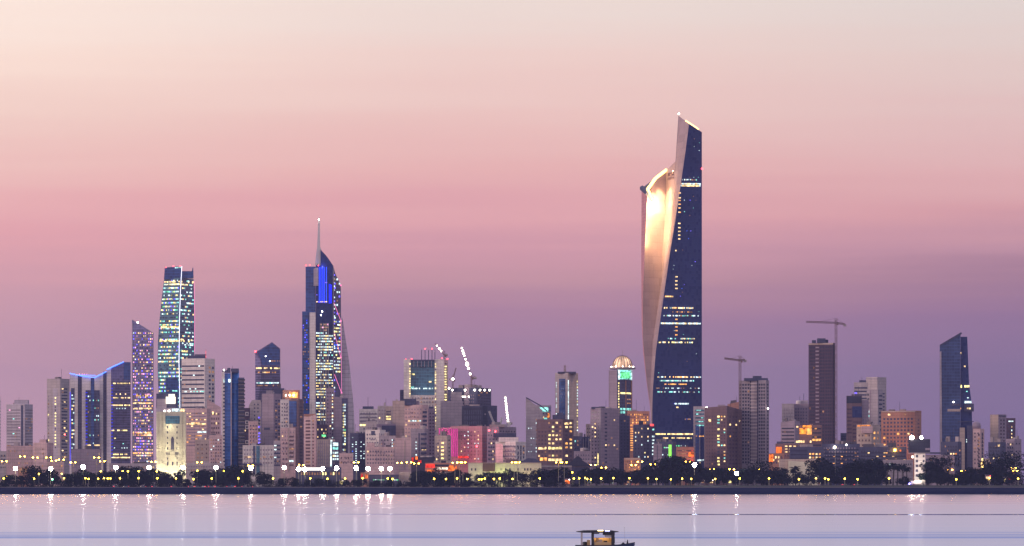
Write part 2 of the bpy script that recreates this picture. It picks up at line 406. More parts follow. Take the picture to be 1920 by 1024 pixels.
# kerb of pale concrete along the seaward side of the road
kb = MB()
for x in range(-700, 700, 20): kb.box((x+10, 3526.6, 6.3), (19.7, .35, .3))
tag(kb.build('kerb', 'concrete'), kind='structure')

# water: long-exposure calm sea, glossy with slicks of differing roughness and painted reflection tint
m = newmat('sea'); g = G(m); p = g.pos()
sp = g.n('ShaderNodeSeparateXYZ'); g.l(p, sp.inputs[0])
w1 = g.noise(p, .0022, 2, (1, .2, 1)); yy = g.math('ADD', sp.outputs[1], g.math('MULTIPLY', g.math('SUBTRACT', w1, .5), 110))
def slick(y0, hw):
    d = g.math('ABSOLUTE', g.math('SUBTRACT', yy, y0)); x = g.n('ShaderNodeMapRange', interpolation_type='SMOOTHSTEP')
    g.l(d, x.inputs[0]); x.inputs[1].default_value = hw; x.inputs[2].default_value = hw*.3; x.inputs[3].default_value = 0; x.inputs[4].default_value = 1
    return x.outputs[0]
n_str = g.noise(p, .004, 5, (.35, 3.0, 1))
xf = g.n('ShaderNodeMapRange'); g.l(sp.outputs[0], xf.inputs[0]); xf.inputs[1].default_value = -90; xf.inputs[2].default_value = 20
fine = g.noise(p, .006, 5, (.25, 9, 1)); fm = g.n('ShaderNodeMapRange'); g.l(fine, fm.inputs[0]); fm.inputs[1].default_value = .38; fm.inputs[2].default_value = .6
s1 = g.math('MULTIPLY', slick(1288, 26), g.math('MULTIPLY_ADD', xf.outputs[0], .9, .1))
s2 = g.math('MULTIPLY', slick(778, 75), fm.outputs[0]); s3 = slick(742, 20)
sl_ = g.math('ADD', g.math('MULTIPLY', s1, .9), g.math('ADD', g.math('MULTIPLY', s2, .6), g.math('MULTIPLY', s3, .4)))
yr = g.n('ShaderNodeMapRange'); g.l(sp.outputs[1], yr.inputs[0]); yr.inputs[1].default_value = 600; yr.inputs[2].default_value = 3200; yr.inputs[3].default_value = .33; yr.inputs[4].default_value = .17
ro = g.math('ADD', g.math('MULTIPLY', n_str, .2), g.math('SUBTRACT', yr.outputs[0], .07))
ro = g.math('MAXIMUM', g.math('SUBTRACT', ro, g.math('MULTIPLY', s1, .26)), .04)
gl = g.n('ShaderNodeBsdfGlossy'); g.l(ro, gl.inputs['Roughness'])
ym = g.n('ShaderNodeMapRange'); g.l(sp.outputs[1], ym.inputs[0]); ym.inputs[1].default_value = 640; ym.inputs[2].default_value = 2200
bc = g.mix(ym.outputs[0], (.80,.81,.90), (.95,.77,.79)); bc = g.mix(g.math('MULTIPLY', fm.outputs[0], .22), bc, (.62,.70,.88)); colr = g.mix(sl_, bc, (.30,.42,.78)); g.l(colr, gl.inputs['Color'])  # sky's pink and blue reflection put into the tint, by distance and streaks
df = g.n('ShaderNodeBsdfDiffuse'); df.inputs[0].default_value = (.02,.04,.09,1)
bp = g.n('ShaderNodeBump'); bp.inputs['Strength'].default_value = .12; bp.inputs['Distance'].default_value = .5
g.l(g.noise(p, .05, 4, (.3, 2.5, 1)), bp.inputs['Height']); g.l(bp.outputs[0], gl.inputs['Normal'])
g2 = g.n('ShaderNodeBsdfGlossy'); g2.inputs['Roughness'].default_value = .13; g.l(colr, g2.inputs['Color']); mg = g.n('ShaderNodeMixShader'); mg.inputs[0].default_value = .10; g.l(gl.outputs[0], mg.inputs[1]); g.l(g2.outputs[0], mg.inputs[2]); gl = mg
ms = g.n('ShaderNodeMixShader'); ms.inputs[0].default_value = .04; g.l(gl.outputs[0], ms.inputs[1]); g.l(df.outputs[0], ms.inputs[2]); g.out(ms.outputs[0])
band_mesh([[(x, y, 0) for x in (-9000, -3000, -500, 500, 3000, 9000)] for y in (-900, 400, 1500, 3500.5)], 'sea_water', MATS['sea'])

# ---------------------------------------------------------------- the great tower with the carved stone flank
def interp(tab, y):
    if y <= tab[0][0]: return tab[0][1]
    for (y0, v0), (y1, v1) in zip(tab, tab[1:]):
        if y <= y1: return v0+(v1-v0)*(y-y0)/(y1-y0)
    return tab[-1][1]
def great_tower():
    Y0 = 4600
    T = Bld('skyscraper', 'tallest skyscraper, navy glass with a twisting stone flank lit gold near its top', 'skyscraper', Y0, [(300, 1222.5, 1316)], mat=None)
    cA = [(345,1203),(480,1202.3),(600,1203),(660,1206),(713,1212),(766,1219.5),(880,1221)]
    cB = [(355,1214),(474,1208.5),(560,1205),(640,1205.6),(713,1212.6),(766,1220),(880,1221.5)]
    cG = [(312,1249),(400,1247.5),(450,1243),(520,1240),(640,1224),(713,1220),(766,1221),(880,1222)]
    cC = [(212,1272.5),(297,1267),(372,1263),(415,1260),(448,1255.5),(480,1250.5),(520,1245.5),(640,1229.5),(713,1223.6),(766,1222.2),(880,1222.3)]
    cD = [(232,1292),(286,1285),(355,1275),(415,1266),(476,1256),(572,1242),(660,1229.5),(728,1224.3),(766,1223),(900,1223)]
    cE = [(247,1316),(900,1316)]
    dA = [(345,4668),(600,4650),(766,4612),(900,4604)]
    dB = [(345,4630),(600,4622),(766,4606),(900,4603)]
    dG = [(312,4662),(520,4640),(766,4604),(900,4602)]
    dC = [(212,4636),(448,4630),(560,4612),(766,4602),(900,4601)]
    dD = [(212,4600),(900,4600)]; dE = [(212,4606),(900,4606)]; dF = [(212,4660),(900,4660)]
    def P(c, d, y):
        Y = interp(d, y); px = interp(c, y); zr = H+(HZ-y)*K*Y0; return Vector(((px-960)*K*Y, Y, zr))
    def surf(name, a, b, ta, tb, mat, n=40, yb=910, nx=6):
        vs = []
        for k in range(n+1):
            A = P(*a, ta+(yb-ta)*k/n); B = P(*b, tb+(yb-tb)*k/n)
            vs += [A.lerp(B, i/nx) for i in range(nx+1)]
        w = nx+1
        fs = [(k*w+i, (k+1)*w+i, (k+1)*w+i+1, k*w+i+1) for k in range(n) for i in range(nx)]
        MB().add(vs, fs, mat).build(name, mat, T.root, smooth=True)
    surf('glass_facade', (cD,dD), (cE,dE), 232, 247, 'navy')
    surf('stone_flank', (cC,dC), (cD,dD), 212, 232, 'stone')
    surf('rib_wall', (cG,dG), (cC,dC), 312, 298, 'stone')
    surf('stone_wing', (cB,dB), (cG,dG), 355, 312, 'stone')
    surf('lattice_side', (cA,dA), (cB,dB), 345, 355, 'lattice')
    surf('side_facade', (cE,dE), (cE,dF), 247, 247, 'navy')
    surf('rear_facade', (cE,dF), (cC,dF), 247, 212, 'navy')
    surf('rear_wing', (cC,dF), (cA,dA), 298, 345, 'stone')
    t = [P(cC,dC,212), P(cD,dD,232), P(cE,dE,247), P(cE,dF,247), P(cC,dF,212)]
    MB().add(t, [(0,1,2,3,4)], 'dkmetal').build('roof', 'dkmetal', T.root)
    t = [P(cA,dA,345), P(cB,dB,355), P(cG,dG,312), P(cC,dC,298), P(cC,dF,298)]
    MB().add(t, [(0,1,2,3,4)], 'dkmetal').build('wing_roof', 'dkmetal', T.root)
    def tube(name, pts, r, mat):
        m = MB()
        for a, b in zip(pts, pts[1:]): m.bar(a, b, r, n=6)
        m.build(name, mat, T.root)
    tube('parapet', [P(cA,dA,345)+Vector((.8,-1,0)), P(cB,dB,356)+Vector((1,-1,-2))], 3.4, 'slate')
    a = P(cB,dB,352); b = P(cG,dG,312)
    tube('crown_glow', [a+Vector((0,-1,0)), a.lerp(b,.5)+Vector((-1.5,-1,2)), b+Vector((0,-1,.5))], 1.9, 'gold')  # gold light on the rim built as a glowing tube
    tube('crown_glow', [a+Vector((1,-1.5,-1)), a+Vector((6,2,-12))], 1.7, 'gold')
    tube('edge_trim', [P(cC,dC,213)+Vector((0,-.4,0))]+[P(cC,dC,y)+Vector((0,-.4,0)) for y in (297,372,415,448)], .35, 'stone')
    a = P(cC,dC,213); b = P(cD,dD,232)
    e = P(cE,dE,246)
    tube('roof_glow', [a.lerp(b,.9)+Vector((-3,1,3)), b.lerp(e,.35)+Vector((0,1,1)), b.lerp(e,.75)+Vector((0,1,.6))], .7, 'gold')  # gold light on the roof edge, also a glowing tube
    tube('mast', [a, a+Vector((.3,0,3))], .3, 'dkmetal')
    MB().ball(a+Vector((.3,-.3,3)), 1.0).build('beacon', 'small_lamp', T.root)
    MB().ball(P(cE,dE,316)+Vector((.2,-1.2,0)), 1.0).build('beacon', 'red_beacon', T.root)
    # windows on the glass facade: rows of lit offices
    T.C = Vector(((1316-960)*K*4604, 4604.2, 0)); T.dL = (P(cD,dD,500)-P(cE,dE,500)); T.dL.z = 0; T.dL.normalize()
    T.Y = Y0
    def r(x0, x1, y, h, mats, dens=.75, w=2.2):
        n = max(1, int((x1-x0)/w)); ps = {k: dens/len(mats)/1.0 for k in mats}
        for i in range(n):
            if T.rng.random() < dens: T.put('L', x0+i*w+.2, x0+i*w+w-.2, y-h/2, y+h/2, T.rng.choice(mats), 'window', 1.0)
    r(1278,1314,337,2.4,['teal','dimwarm','cool'],.7); r(1276.5,1315,344.5,2.4,['cool','warm'],.95); r(1276,1315,348,3,['cool','warm','warm'],.95)
    for y in (362,371,376,383,390,398): r(1272,1276.6,y,2,['amber','warm'],1)
    for y in (419,427,434,441,448): r(1271.5,1276,y,2,['warm'],1)
    r(1266,1270,470,2.4,['warm'],1)
    for y in (519,527,534,541): r(1266,1270.4,y,2.2,['warm'],1)
    r(1247,1264.5,556,2.4,['amber','warm'],1)
    r(1245,1301,577.5,2.8,['amber','warm','cool'],.93); r(1256,1301,585,2,['dimwarm','amber'],.6); r(1242,1311,592,2.2,['teal','dimwarm','cool'],.6)
    r(1239,1315,606.5,2.8,['cool','cool','warm'],.92)
    for y in (599,613,620,628): r(1266,1270.4,y,2.2,['amber'],1)
    r(1252,1304,635,2.2,['cool','teal','warm'],.7); r(1233,1300,642,2.6,['warm','cool','yellow'],.78)
    r(1233,1315,707,2.4,['warm','amber','cool'],.6); r(1233,1303,714,2.2,['cool','teal'],.75); r(1246,1290,720.5,2,['amber'],.75)
    r(1230,1312,728,1.8,['dimwarm','cool'],.5); r(1228,1312,735,2.2,['teal','cool','dimwarm'],.65)
    r(1265,1293,757,2.6,['cool'],.95); r(1268,1274,764,2.4,['warm'],1); r(1284,1296,786,2.2,['dimwarm'],.8)
    r(1229,1301,814,2.6,['yellow','warm'],.85,3.2); r(1243,1301,821.5,2.2,['yellow','warm'],.8,3.2)
    r(1232,1290,836,2.4,['greenlit','cool','warm'],.5); r(1232,1300,850,2.6,['amber','dimwarm'],.5)
    for k in range(50):
        y = T.rng.choice([260+7.2*i for i in range(84)]); x = T.rng.uniform(interp(cD,y)+3, 1313)
        T.put('L', x, x+.9, y-.5, y+.6, T.rng.choice(['cool','violet','dimwarm','teal','bluelit']), 'window', .9)
    # slit openings in the ribbed wall
    T.C = P(cC,dC,320)+Vector((0,-1,0)); T.C.z = 0; T.dL = P(cG,dG,320)-P(cC,dC,320); T.dL.z = 0; T.dL.normalize()
    for j, (y, h) in enumerate(((321,6),(329,5))):
        for i in range(5): T.put('L', 1252.5+i*2.4, 1253.6+i*2.4, y-h/2, y+h/2, 'stone' if j > 5 else 'brown', 'slit_opening', 1.2)
    T.done()
    for y in (368,386,404,422,440,454):  # added point lights, without fixtures, for the bright gold strip on the wing
        ld = bpy.data.lights.new('floodlight', 'POINT'); ld.energy = 11000; ld.color = (1, .66, .25); ld.shadow_soft_size = .4
        o = bpy.data.objects.new('floodlight', ld); col.objects.link(o); o.parent = T.root; o.location = Vector(((1217.5-960)*K*4623, 4623, H+(HZ-y)*K*Y0))-T.root.location
    # added spots, without fixtures, along the crown that wash the carved side in gold
    for (x, y, Y, tx, ty, tY, e, ang) in ((1219,352,4616,1215,430,4632,500000,60),(1226,343,4618,1222,420,4640,500000,64),(1234,330,4624,1238,430,4650,600000,56),(1245,318,4632,1247,420,4658,500000,50),(1262,312,4640,1257,370,4650,60000,70),(1232,400,4624,1228,360,4640,200000,120)):
        ld = bpy.data.lights.new('floodlight', 'SPOT'); ld.energy = e; ld.color = (1, .66, .29); ld.shadow_soft_size = .5; ld.spot_size = R(ang); ld.spot_blend = .8
        o = bpy.data.objects.new('floodlight', ld); col.objects.link(o); o.parent = T.root
        q = lambda a, b_, c_: Vector(((a-960)*K*c_, c_, H+(HZ-b_)*K*Y0))
        o.location = q(x, y, Y)-T.root.location; o.rotation_euler = (q(tx, ty, tY)-q(x, y, Y)).to_track_quat('-Z', 'Y').to_euler()
great_tower()

# ---------------------------------------------------------------- the spired tower on the left
def spired_tower():
    T = Bld('skyscraper', 'dark blue skyscraper with a white needle spire, blue light stripes and a pale tapering fin', 'skyscraper', 4650, [(585,592,626)], mat=None)
    T.poly('left_slab', [(573,500),(592,500),(592,592),(573,592)], 2, 26, 'bluegl')
    T.poly('left_wing', [(566.5,584),(592,584),(592,905),(566.5,905)], 0, 30, 'bluegl')
    T.poly('pale_pier', [(580.5,586),(591.5,586),(591.5,905),(580.5,905)], -1.5, 1.5, 'white')
    T.poly('pale_pier', [(588,504),(592,502),(597,502),(597,536),(588,536)], -2.5, 6, 'duskwhite')
    T.poly('glass_body', [(592.2,497),(601,497),(601,468),(613,481),(624.6,498),(624.6,905),(592.2,905)], .5, 30, 'navy')
    T.poly('right_bay', [(625,498),(628,511),(639,535),(639.5,600),(640.5,905),(625,905)], 1.5, 26, 'slategl')
    T.poly('fin', [(640.6,592),(642.5,600),(655,680),(663,760),(669,905),(640.8,905)], 12, 1.2, 'fin')
    T.poly('spire', [(590.8,497),(592.3,480),(594.6,464),(596.0,430),(596.2,412),(597.4,407.5),(599,407.5),(599.8,414),(600.4,462),(603,470),(603.4,497)], 6, 3, 'whitemetal')
    T.ball('beacon', 597.9, 412, 3, .8, 'small_lamp')
    for x, y in ((573.5,498),(581,497),(597,498)): T.ball('beacon', x, y, 0, .55, 'red_beacon')
    for x in (598.6,602,605.4,608.8,612.2): T.line('light_strip', [(x,501),(x,568)], -.5, .34, 'led_stripe')
    T.line('light_strip', [(600.3,501),(600.3,566)], -.4, .5, 'led_deep'); T.line('light_strip', [(607,501),(607,566)], -.4, .5, 'led_deep')
    T.poly('light_panel', [(616.5,532),(622,534),(622,569),(616.5,569)], -.1, .6, 'led_deep')
    T.line('edge_line', [(624.9,500),(624.9,790)], -.8, .4, 'duskwhite')
    for x, y in ((639,535),(639,602),(639,670),(640.5,737)): T.ball('lamp', x, y, -2, 1.0, 'led_pink')
    T.line('brace_light', [(626,568),(638.6,600)], -1.2, .32, 'led_pink'); T.line('brace_light', [(627,625),(638.6,668)], -1.2, .32, 'led_pink')
    T.line('brace_light', [(627,702),(640.5,737)], -1.2, .35, 'led_pink'); T.line('brace_light', [(639,602),(640.5,737)], -1.6, .2, 'led_pink')
    # lattice frame of lit white bars
    for x in (600.5,603.6,606.7,609.8,612.9,616): T.put('F', x-.35, x+.35, 606, 818, 'whitemetal', 'lattice_bar', 3)
    T.grid('F', 592.5, 624.3, 622, 700, 11, 15, .8, .45, {'yellow':.2,'cool':.4,'warm':.12,'teal':.08}, dark='winb')
    T.grid('F', 592.5, 624.3, 700, 790, 13, 17, .7, .42, {'yellow':.3,'warm':.2,'cool':.35}, dark='winb')
    T.grid('F', 600.5, 616, 606, 622, 5, 3, .7, .5, {'dimwarm':.5,'pinklit':.3}, dark='winb')
    for y in (530,553,566): T.row('F', 593, 616, y, 1.6, 9, {'violet':.4,'warm':.2})
    T.ball('lamp', 604, 584, -.5, .8, 'small_lamp'); T.ball('lamp', 602, 591, -.5, .8, 'small_lamp')
    T.grid('F', 626, 638.5, 600, 700, 4, 16, .7, .4, {'cool':.3,'yellow':.3,'bluelit':.2}, dark='win', out=.6)
    T.grid('F', 626, 638.5, 520, 600, 3, 10, .6, .4, {'cool':.15,'dimwarm':.2,'violet':.2}, dark=None, out=.6)
    T.grid('F', 567.2, 580, 590, 770, 4, 40, .62, .5, {'bluelit':.06,'led_deep':.04,'dimwarm':.08,'violet':.03}, dark='winb', skip=.4)
    T.grid('F', 626.2, 628.2, 512, 780, 1, 38, .8, .4, {'cool':.5,'violet':.3}, dark=None, name='edge_lamp')
    T.bands('F', 641.5, 651, 625, 860, 30, .2, 'grey', 'fin_louvre', out=2.5) if False else None
    T.light(604, 500, -4, 2500, (.2,.25,1)); T.done()
# the F plane of a shell-less tower is its own front plane
spired_tower()

# ---------------------------------------------------------------- the rest of the skyline, from left to right
def B(label, x0, x1, top, Y, mat='pale', c=None, a=30, cat='building', name='office_building', depth=24, prof=None, body='wall', group=None):
    return Bld(name, label, cat, Y, prof or [(top, x0, x1)], c, a, depth, mat, body, group)

b = B('sliver of a grey tower cut by the left edge of the view', -14, 1, 744, 5100, 'haze_grey', name='tower'); b.bands('F', -13, .6, 750, 860, 18, .4).done()
b = B('hazy grey tower with dark floor bands and a rooftop box at far left', 12, 61.5, 758, 5000, 'haze_grey', c=46, a=32, name='tower')
b.part('plant_room', 27, 52, 750, 759, 8, 14, 'haze_grey').bands('L', 13, 38, 766, 838, 13, .42, 'grey', lit={'dimwarm':.12,'teal':.05,'pinklit':.05}, seg=7).bands('R', 47.5, 61, 766, 838, 13, .42, 'grey', lit={'dimwarm':.1}, seg=4).put('L', 39.5, 43.5, 760, 845, 'slate', 'stair_strip', .7).roof(2).done()
b = B('low pinkish block in front of the hazy banded tower', 12, 63, 836, 4550, 'pinkish'); b.grid('F', 14, 61, 842, 880, 12, 5, .4, .4, {'dimwarm':.12}, dark='tan').roof(3).done()
b = B('low pink block with stepped roof left of the pale slab tower', 62, 100, 830, 4500, 'pinkish', c=88, a=25); b.grid('L', 64, 86, 838, 880, 6, 5, .4, .4, {'dimwarm':.2,'warm':.05}, dark='tan').part('stair_tower', 74, 86, 824, 835, 5, 8, 'pinkish').roof(1).done()
b = B('very low pale building at the left edge behind floodlights', -10, 12, 846, 4300, 'pale'); b.grid('F', -8, 11, 852, 880, 6, 4, .4, .4, {'dimwarm':.15}).done()
b = B('pale slab tower with a lit column of windows left of the blue-edged towers', 88, 130.5, 710, 4900, 'pale', c=113, a=30, name='tower')
b.put('L', 99.5, 108, 728, 868, 'haze_grey', 'recessed_strip', .4).grid('L', 102, 106, 743, 842, 1, 17, .6, .45, {'yellow':.7,'warm':.2}).grid('L', 89.5, 92.5, 740, 850, 1, 16, .6, .45, {'dimwarm':.3,'yellow':.1}, dark='grey').bands('R', 115.5, 126, 726, 860, 22, .42, 'slate', lit={'warm':.15,'dimwarm':.15}, seg=3).ball('beacon', 122, 815, -4, .8, 'red_beacon').roof(2, hmax=3).done()

def twin_blue():
    T = Bld('tower', 'group of blue-edged glass towers joined under one zigzag roof line of blue light', 'tower', 4750, [(700,131,245)], mat=None)
    T.poly('pale_pier', [(131,702),(146,704),(146,905),(131,905)], 0, 26, 'white')
    T.poly('dark_recess', [(146,704),(153.5,706),(153.5,905),(146,905)], 4, 20, 'slategl')
    T.poly('pale_pier', [(153.5,705),(170,708),(170,905),(153.5,905)], 0, 26, 'white')
    T.poly('dark_recess', [(170,709),(177,708),(177,905),(170,905)], 4, 20, 'slategl')
    T.poly('pale_pier', [(177,708),(193.5,699),(193.5,905),(177,905)], 0, 26, 'white')
    T.poly('dark_recess', [(193.5,697),(200,697),(200,905),(193.5,905)], 4, 20, 'slategl')
    T.poly('pale_pier', [(200,694),(208,690),(208,905),(200,905)], 0, 26, 'white')
    T.poly('glass_block', [(208.2,690),(232,679),(245,679),(245,905),(208.2,905)], -1, 28, 'lavgl')
    T.poly('dark_edge', [(232,679.5),(245,679.5),(245,712),(232,712)], -1.4, .3, 'bluegl')
    T.put('F', 133, 140, 728, 850, 'slategl', 'window_strip', .6).put('F', 160.5, 187, 732, 845, 'slategl', 'window_strip', .6)
    T.put('F', 170.5, 176.5, 712, 845, 'bluegl', 'window_strip', 1.4)
    T.grid('F', 134, 139.6, 738, 850, 2, 17, .8, .4, {'cool':.35,'warm':.2,'teal':.1}, dark=None, out=1)
    T.grid('F', 161, 186, 740, 842, 8, 14, .5, .35, {'cool':.1,'teal':.05,'dimwarm':.06}, dark=None, out=1.9)
    T.row('F', 162, 187, 835, 2.6, 10, {'warm':.6,'cool':.3})
    T.line('light_strip', [(131,700),(150,704.5),(177,708),(199,697)], -1.6, .55, 'led_blue')
    T.line('light_strip', [(150,703.5),(179,704)], -1.8, .35, 'led_blue')
    T.line('light_strip', [(200.5,693),(214,686.5),(232,678.5)], -1.8, .6, 'led_blue')
    T.line('light_strip', [(131.6,735),(131.6,872)], -1, .45, 'led_deep')
    for k in range(17): T.put('F', 160.4, 164, 736+k*6.4, 737+k*6.4, 'led_deep', 'light_fin', 2.2); 
    for k in range(22): T.put('F', 208.5, 211.5, 722+k*6.4, 723+k*6.4, 'led_deep', 'light_fin', 3.4)
    for x in (144,149,154,158,163): T.ball('lamp', x, 701.5, 2, .6, 'pinklit')
    T.C = T.C-T.dR*1.2
    T.bands('F', 209, 244.6, 714, 866, 34, .3, 'slategl', 'window_band')
    for y, d in ((719,.95),(739,.5),(746,.95),(760,.6),(807,.35),(822,.2),(852,.8),(858,.85),(864,.5)):
        T.row('F', 212 if y < 760 else 209, 244, y, 2.2, 13, {'warm':d*.55,'yellow':d*.4})
    T.row('F', 215, 236, 766, 1.8, 8, {'cool':.2}).row('F', 211, 244, 840, 1.6, 14, {'cool':.25}).row('F', 211, 244, 832, 1.6, 14, {'teal':.15}).done()
twin_blue()
b = B('low grey hall standing in front of the blue-edged towers', 134, 190, 842, 4450, 'mauve'); b.bands('F', 136, 188, 848, 874, 4, .3, 'grey', lit={'dimwarm':.1}).roof(3).done()
b = B('slim tower with a slanted top speckled with violet and pink lights', 247.5, 288, 600, 4700, 'paleglass', name='tower', prof=[((600,625),247.5,288)], body='glass_facade')
b.grid('F', 249, 287, 622, 868, 12, 45, .55, .42, {'violet':.14,'pinklit':.16,'warm':.16,'dimwarm':.14,'cool':.06,'amber':.05}, dark='slategl', skip=.6).put('F', 248, 249, 606, 870, 'duskwhite', 'edge_trim', .8).line('roof_edge', [(248,600),(288,625)], -.3, .6, 'duskwhite').ball('lamp', 258, 605, -1, 1.0, 'small_lamp')
for y in (742,756,766,812,816,850): b.row('F', 249, 287, y, 2.6, 13, {'warm':.5,'amber':.3})
b.done()

def glowing_tower():
    T = Bld('skyscraper', 'tall bulging teal glass skyscraper covered in multicoloured lights with a central white light seam', 'skyscraper', 4850,
            [(521,308,363.2),(560,303,364),(600,299,364.6),(640,296,364.6),(690,295.5,363.5),(760,298,362),(900,302,361)], c=337, a=28, mat='tealgl', body='glass_facade')
    T.poly('crown', [(309,502),(318,501),(333,500),(341,504),(341,523),(307.5,523)], 3, 20, 'bluegl')
    T.poly('crown', [(341,508.5),(360,508.5),(361,502),(362.3,502),(363,521),(341,521)], 5, 20, 'bluegl')
    T.line('light_seam', [(341,499),(338.6,540),(336.5,600),(335.6,680),(337,740),(338,860)], -1.2, .38, 'led_white')
    T.line('light_seam', [(364,528),(364.9,590),(364.8,660)], 22, .28, 'led_pink')
    for x, y in ((311,502),(325,499),(338,499)): T.ball('beacon', x, y, 4, .7, 'red_beacon')
    T.row('L', 328, 341, 502, 1.6, 6, {'cool':.4,'teal':.3})
    for k in range(48):
        y = 526+k*6.9; xl = interp([(521,308),(560,303),(600,299),(640,296),(690,295.5),(760,298),(900,302)], y)
        T.grid('L', xl+1, 335.5, y-3, y+3, 15, 1, .72, .42, {'yellow':.16,'teal':.17,'cool':.15,'greenlit':.07,'violet':.09,'warm':.08,'dimwarm':.05}, dark='winb', skip=.6, out=.7)
        if k < 30: T.grid('R', 338.5, 363, y-3, y+3, 9, 1, .8, .42, {'cool':.13,'teal':.13,'warm':.12}, dark='winb', skip=.6, out=.7)
    for y, x1 in ((528,362),(533,350)): T.row('L', 308.5, 337, y, 2.6, 12, {'warm':.5,'yellow':.5}); T.row('R', 339, x1, y, 2.6, 9, {'warm':.8})
    for y in (613,639): T.row('L', 299, 337, y, 3.0, 14, {'yellow':.5,'warm':.4}); 
    T.row('R', 338, 363, 639, 3, 10, {'yellow':.7}); T.row('R', 342, 362, 646, 2, 6, {'cool':.6}); T.row('R', 340, 352, 658, 3.2, 3, {'yellow':.9}).done()
glowing_tower()
b = B('plain dark blue glass box in front of the foot of the multicoloured tower', 311, 334, 709, 4600, 'bluegl', body='glass_facade'); b.roof(1, hmax=2).row('F', 312, 333, 733, 2.4, 4, {'teal':.3,'dimwarm':.3}).done()
b = B('grey office block topped by a brightly lit white lantern', 293, 347, 765, 4500, 'haze_grey', cat='building')
b.part('upper_block', 293, 330, 738, 766, 6, 14, 'slate').part('pale_block', 294, 312, 748, 770, 4, 12, 'duskwhite').part('lantern', 311, 328.5, 744, 757, 1, 8, 'lantern').part('lantern', 316, 327, 739, 743.5, 2, 6, 'lantern')
b.row('F', 322, 346, 769, 5, 6, {'cool':.5,'warm':.3}).ball('lamp', 309, 771, -2, 1.0, 'small_lamp').ball('lamp', 317, 771, -2, 1.1, 'small_lamp').done()

def cream_tower():
    T = B('cream floodlit tower with carved arches, pilasters and a teal glazed top', 293, 349, 772, 4300, 'cream', name='tower', cat='tower')
    for x0, x1 in ((293,297),(299,302.5),(306,309.5),(337.5,341),(344,348.5)): T.put('F', x0, x1, 773, 905, 'cream', 'pilaster', 2.4)
    T.put('F', 309.8, 337.2, 795, 905, 'cream', 'centre_panel', 3.0); T.put('F', 310.5, 336.8, 780, 794.5, 'tealgl', 'glazed_top', 2)
    T.C = T.C-T.dR*1.7
    for y in (801,811,821,831,841,860):
        for x in (314.2,331.8): T.put('F', x-1, x+1, y-2, y+2, 'win')
    for x in (312.6,315,317.4,328.6,331,333.4): T.put('F', x-.6, x+.6, 848, 853, 'win')
    T.put('F', 320.5, 326.3, 822, 846, 'win', 'arched_recess', .6).put('F', 321.6, 325.2, 819, 822, 'win', 'arched_recess', .6)
    T.put('F', 318, 329, 843.5, 845, 'cream', 'sill', 1.4)
    T.line('arch', [(312.5,880),(312.5,868),(316,859),(323.4,853),(331,859),(334,868),(334,880)], -3.4, .5, 'cream')
    for x in (314.5,323.4,332): T.put('F', x-1.1, x+1.1, 866, 873, 'win')
    for x, e in ((297,8000),(310,8500),(336,8500),(347,7000)): T.light(x, 884, -13, e*.8, (1,.93,.64), .4)
    for x in (303,330): T.light(x, 840, -16, 5000, (1,.92,.58), .4)
    T.light(318, 800, -9, 2500, (1,.95,.6), .3)
    T.done()
cream_tower()
b = B('white office tower with dark horizontal bands and rooftop mast', 340.5, 403, 672, 4550, 'white', c=384, a=28, name='tower')
b.part('plant_room', 351, 384, 667, 673, 10, 12, 'slate').part('roof_slab', 365, 386, 664.5, 666.5, 12, 6, 'slate').bands('L', 341, 382.5, 682, 862, 21, .33, 'slate', lit={'dimwarm':.05,'cool':.07}, seg=12)
b.grid('R', 390, 402, 685, 755, 2, 9, .55, .5, {'dimwarm':.1}, dark='slate').line('mast', [(386,672),(386,655)], 10, .25, 'redlit')
b.row('L', 342, 383, 734, 2, 14, {'cool':.4,'teal':.3}).done()
b = B('pink stepped wing at the right foot of the white banded tower', 388, 414, 748, 4480, 'pinkish', prof=[((748,764),388,414)]); b.grid('F', 391, 412, 772, 868, 5, 11, .5, .45, {'dimwarm':.2,'warm':.12}, dark='brown').put('F', 398, 401, 772, 778, 'warm', out=.8).done()
b = B('pink banded office block in front of the white banded tower', 349, 395, 766, 4380, 'pinkish', c=388, a=20)
b.bands('L', 350, 387, 772, 838, 11, .4, 'mauve', lit={'warm':.2,'amber':.15,'dimwarm':.1}, seg=9).row('L', 350, 387, 795, 3, 9, {'warm':.9}).row('L', 370, 387, 810, 3, 6, {'cool':.9}).roof(2, hmax=2).done()
b = B('pale flat-fronted block with few windows right of the cream floodlit tower', 366, 392, 824, 4200, 'tan'); b.grid('F', 367, 391, 830, 870, 3, 5, .3, .35, {'dimwarm':.2,'cool':.1}, dark='brown').roof(1).done()
b = B('pink apartment block with small lit windows beside the blue balcony tower', 392, 417, 816, 4150, 'pinkish', name='apartment_block'); b.grid('F', 394, 416, 822, 870, 5, 8, .45, .35, {'dimwarm':.25,'cool':.15}, dark='maroon').roof(1).done()

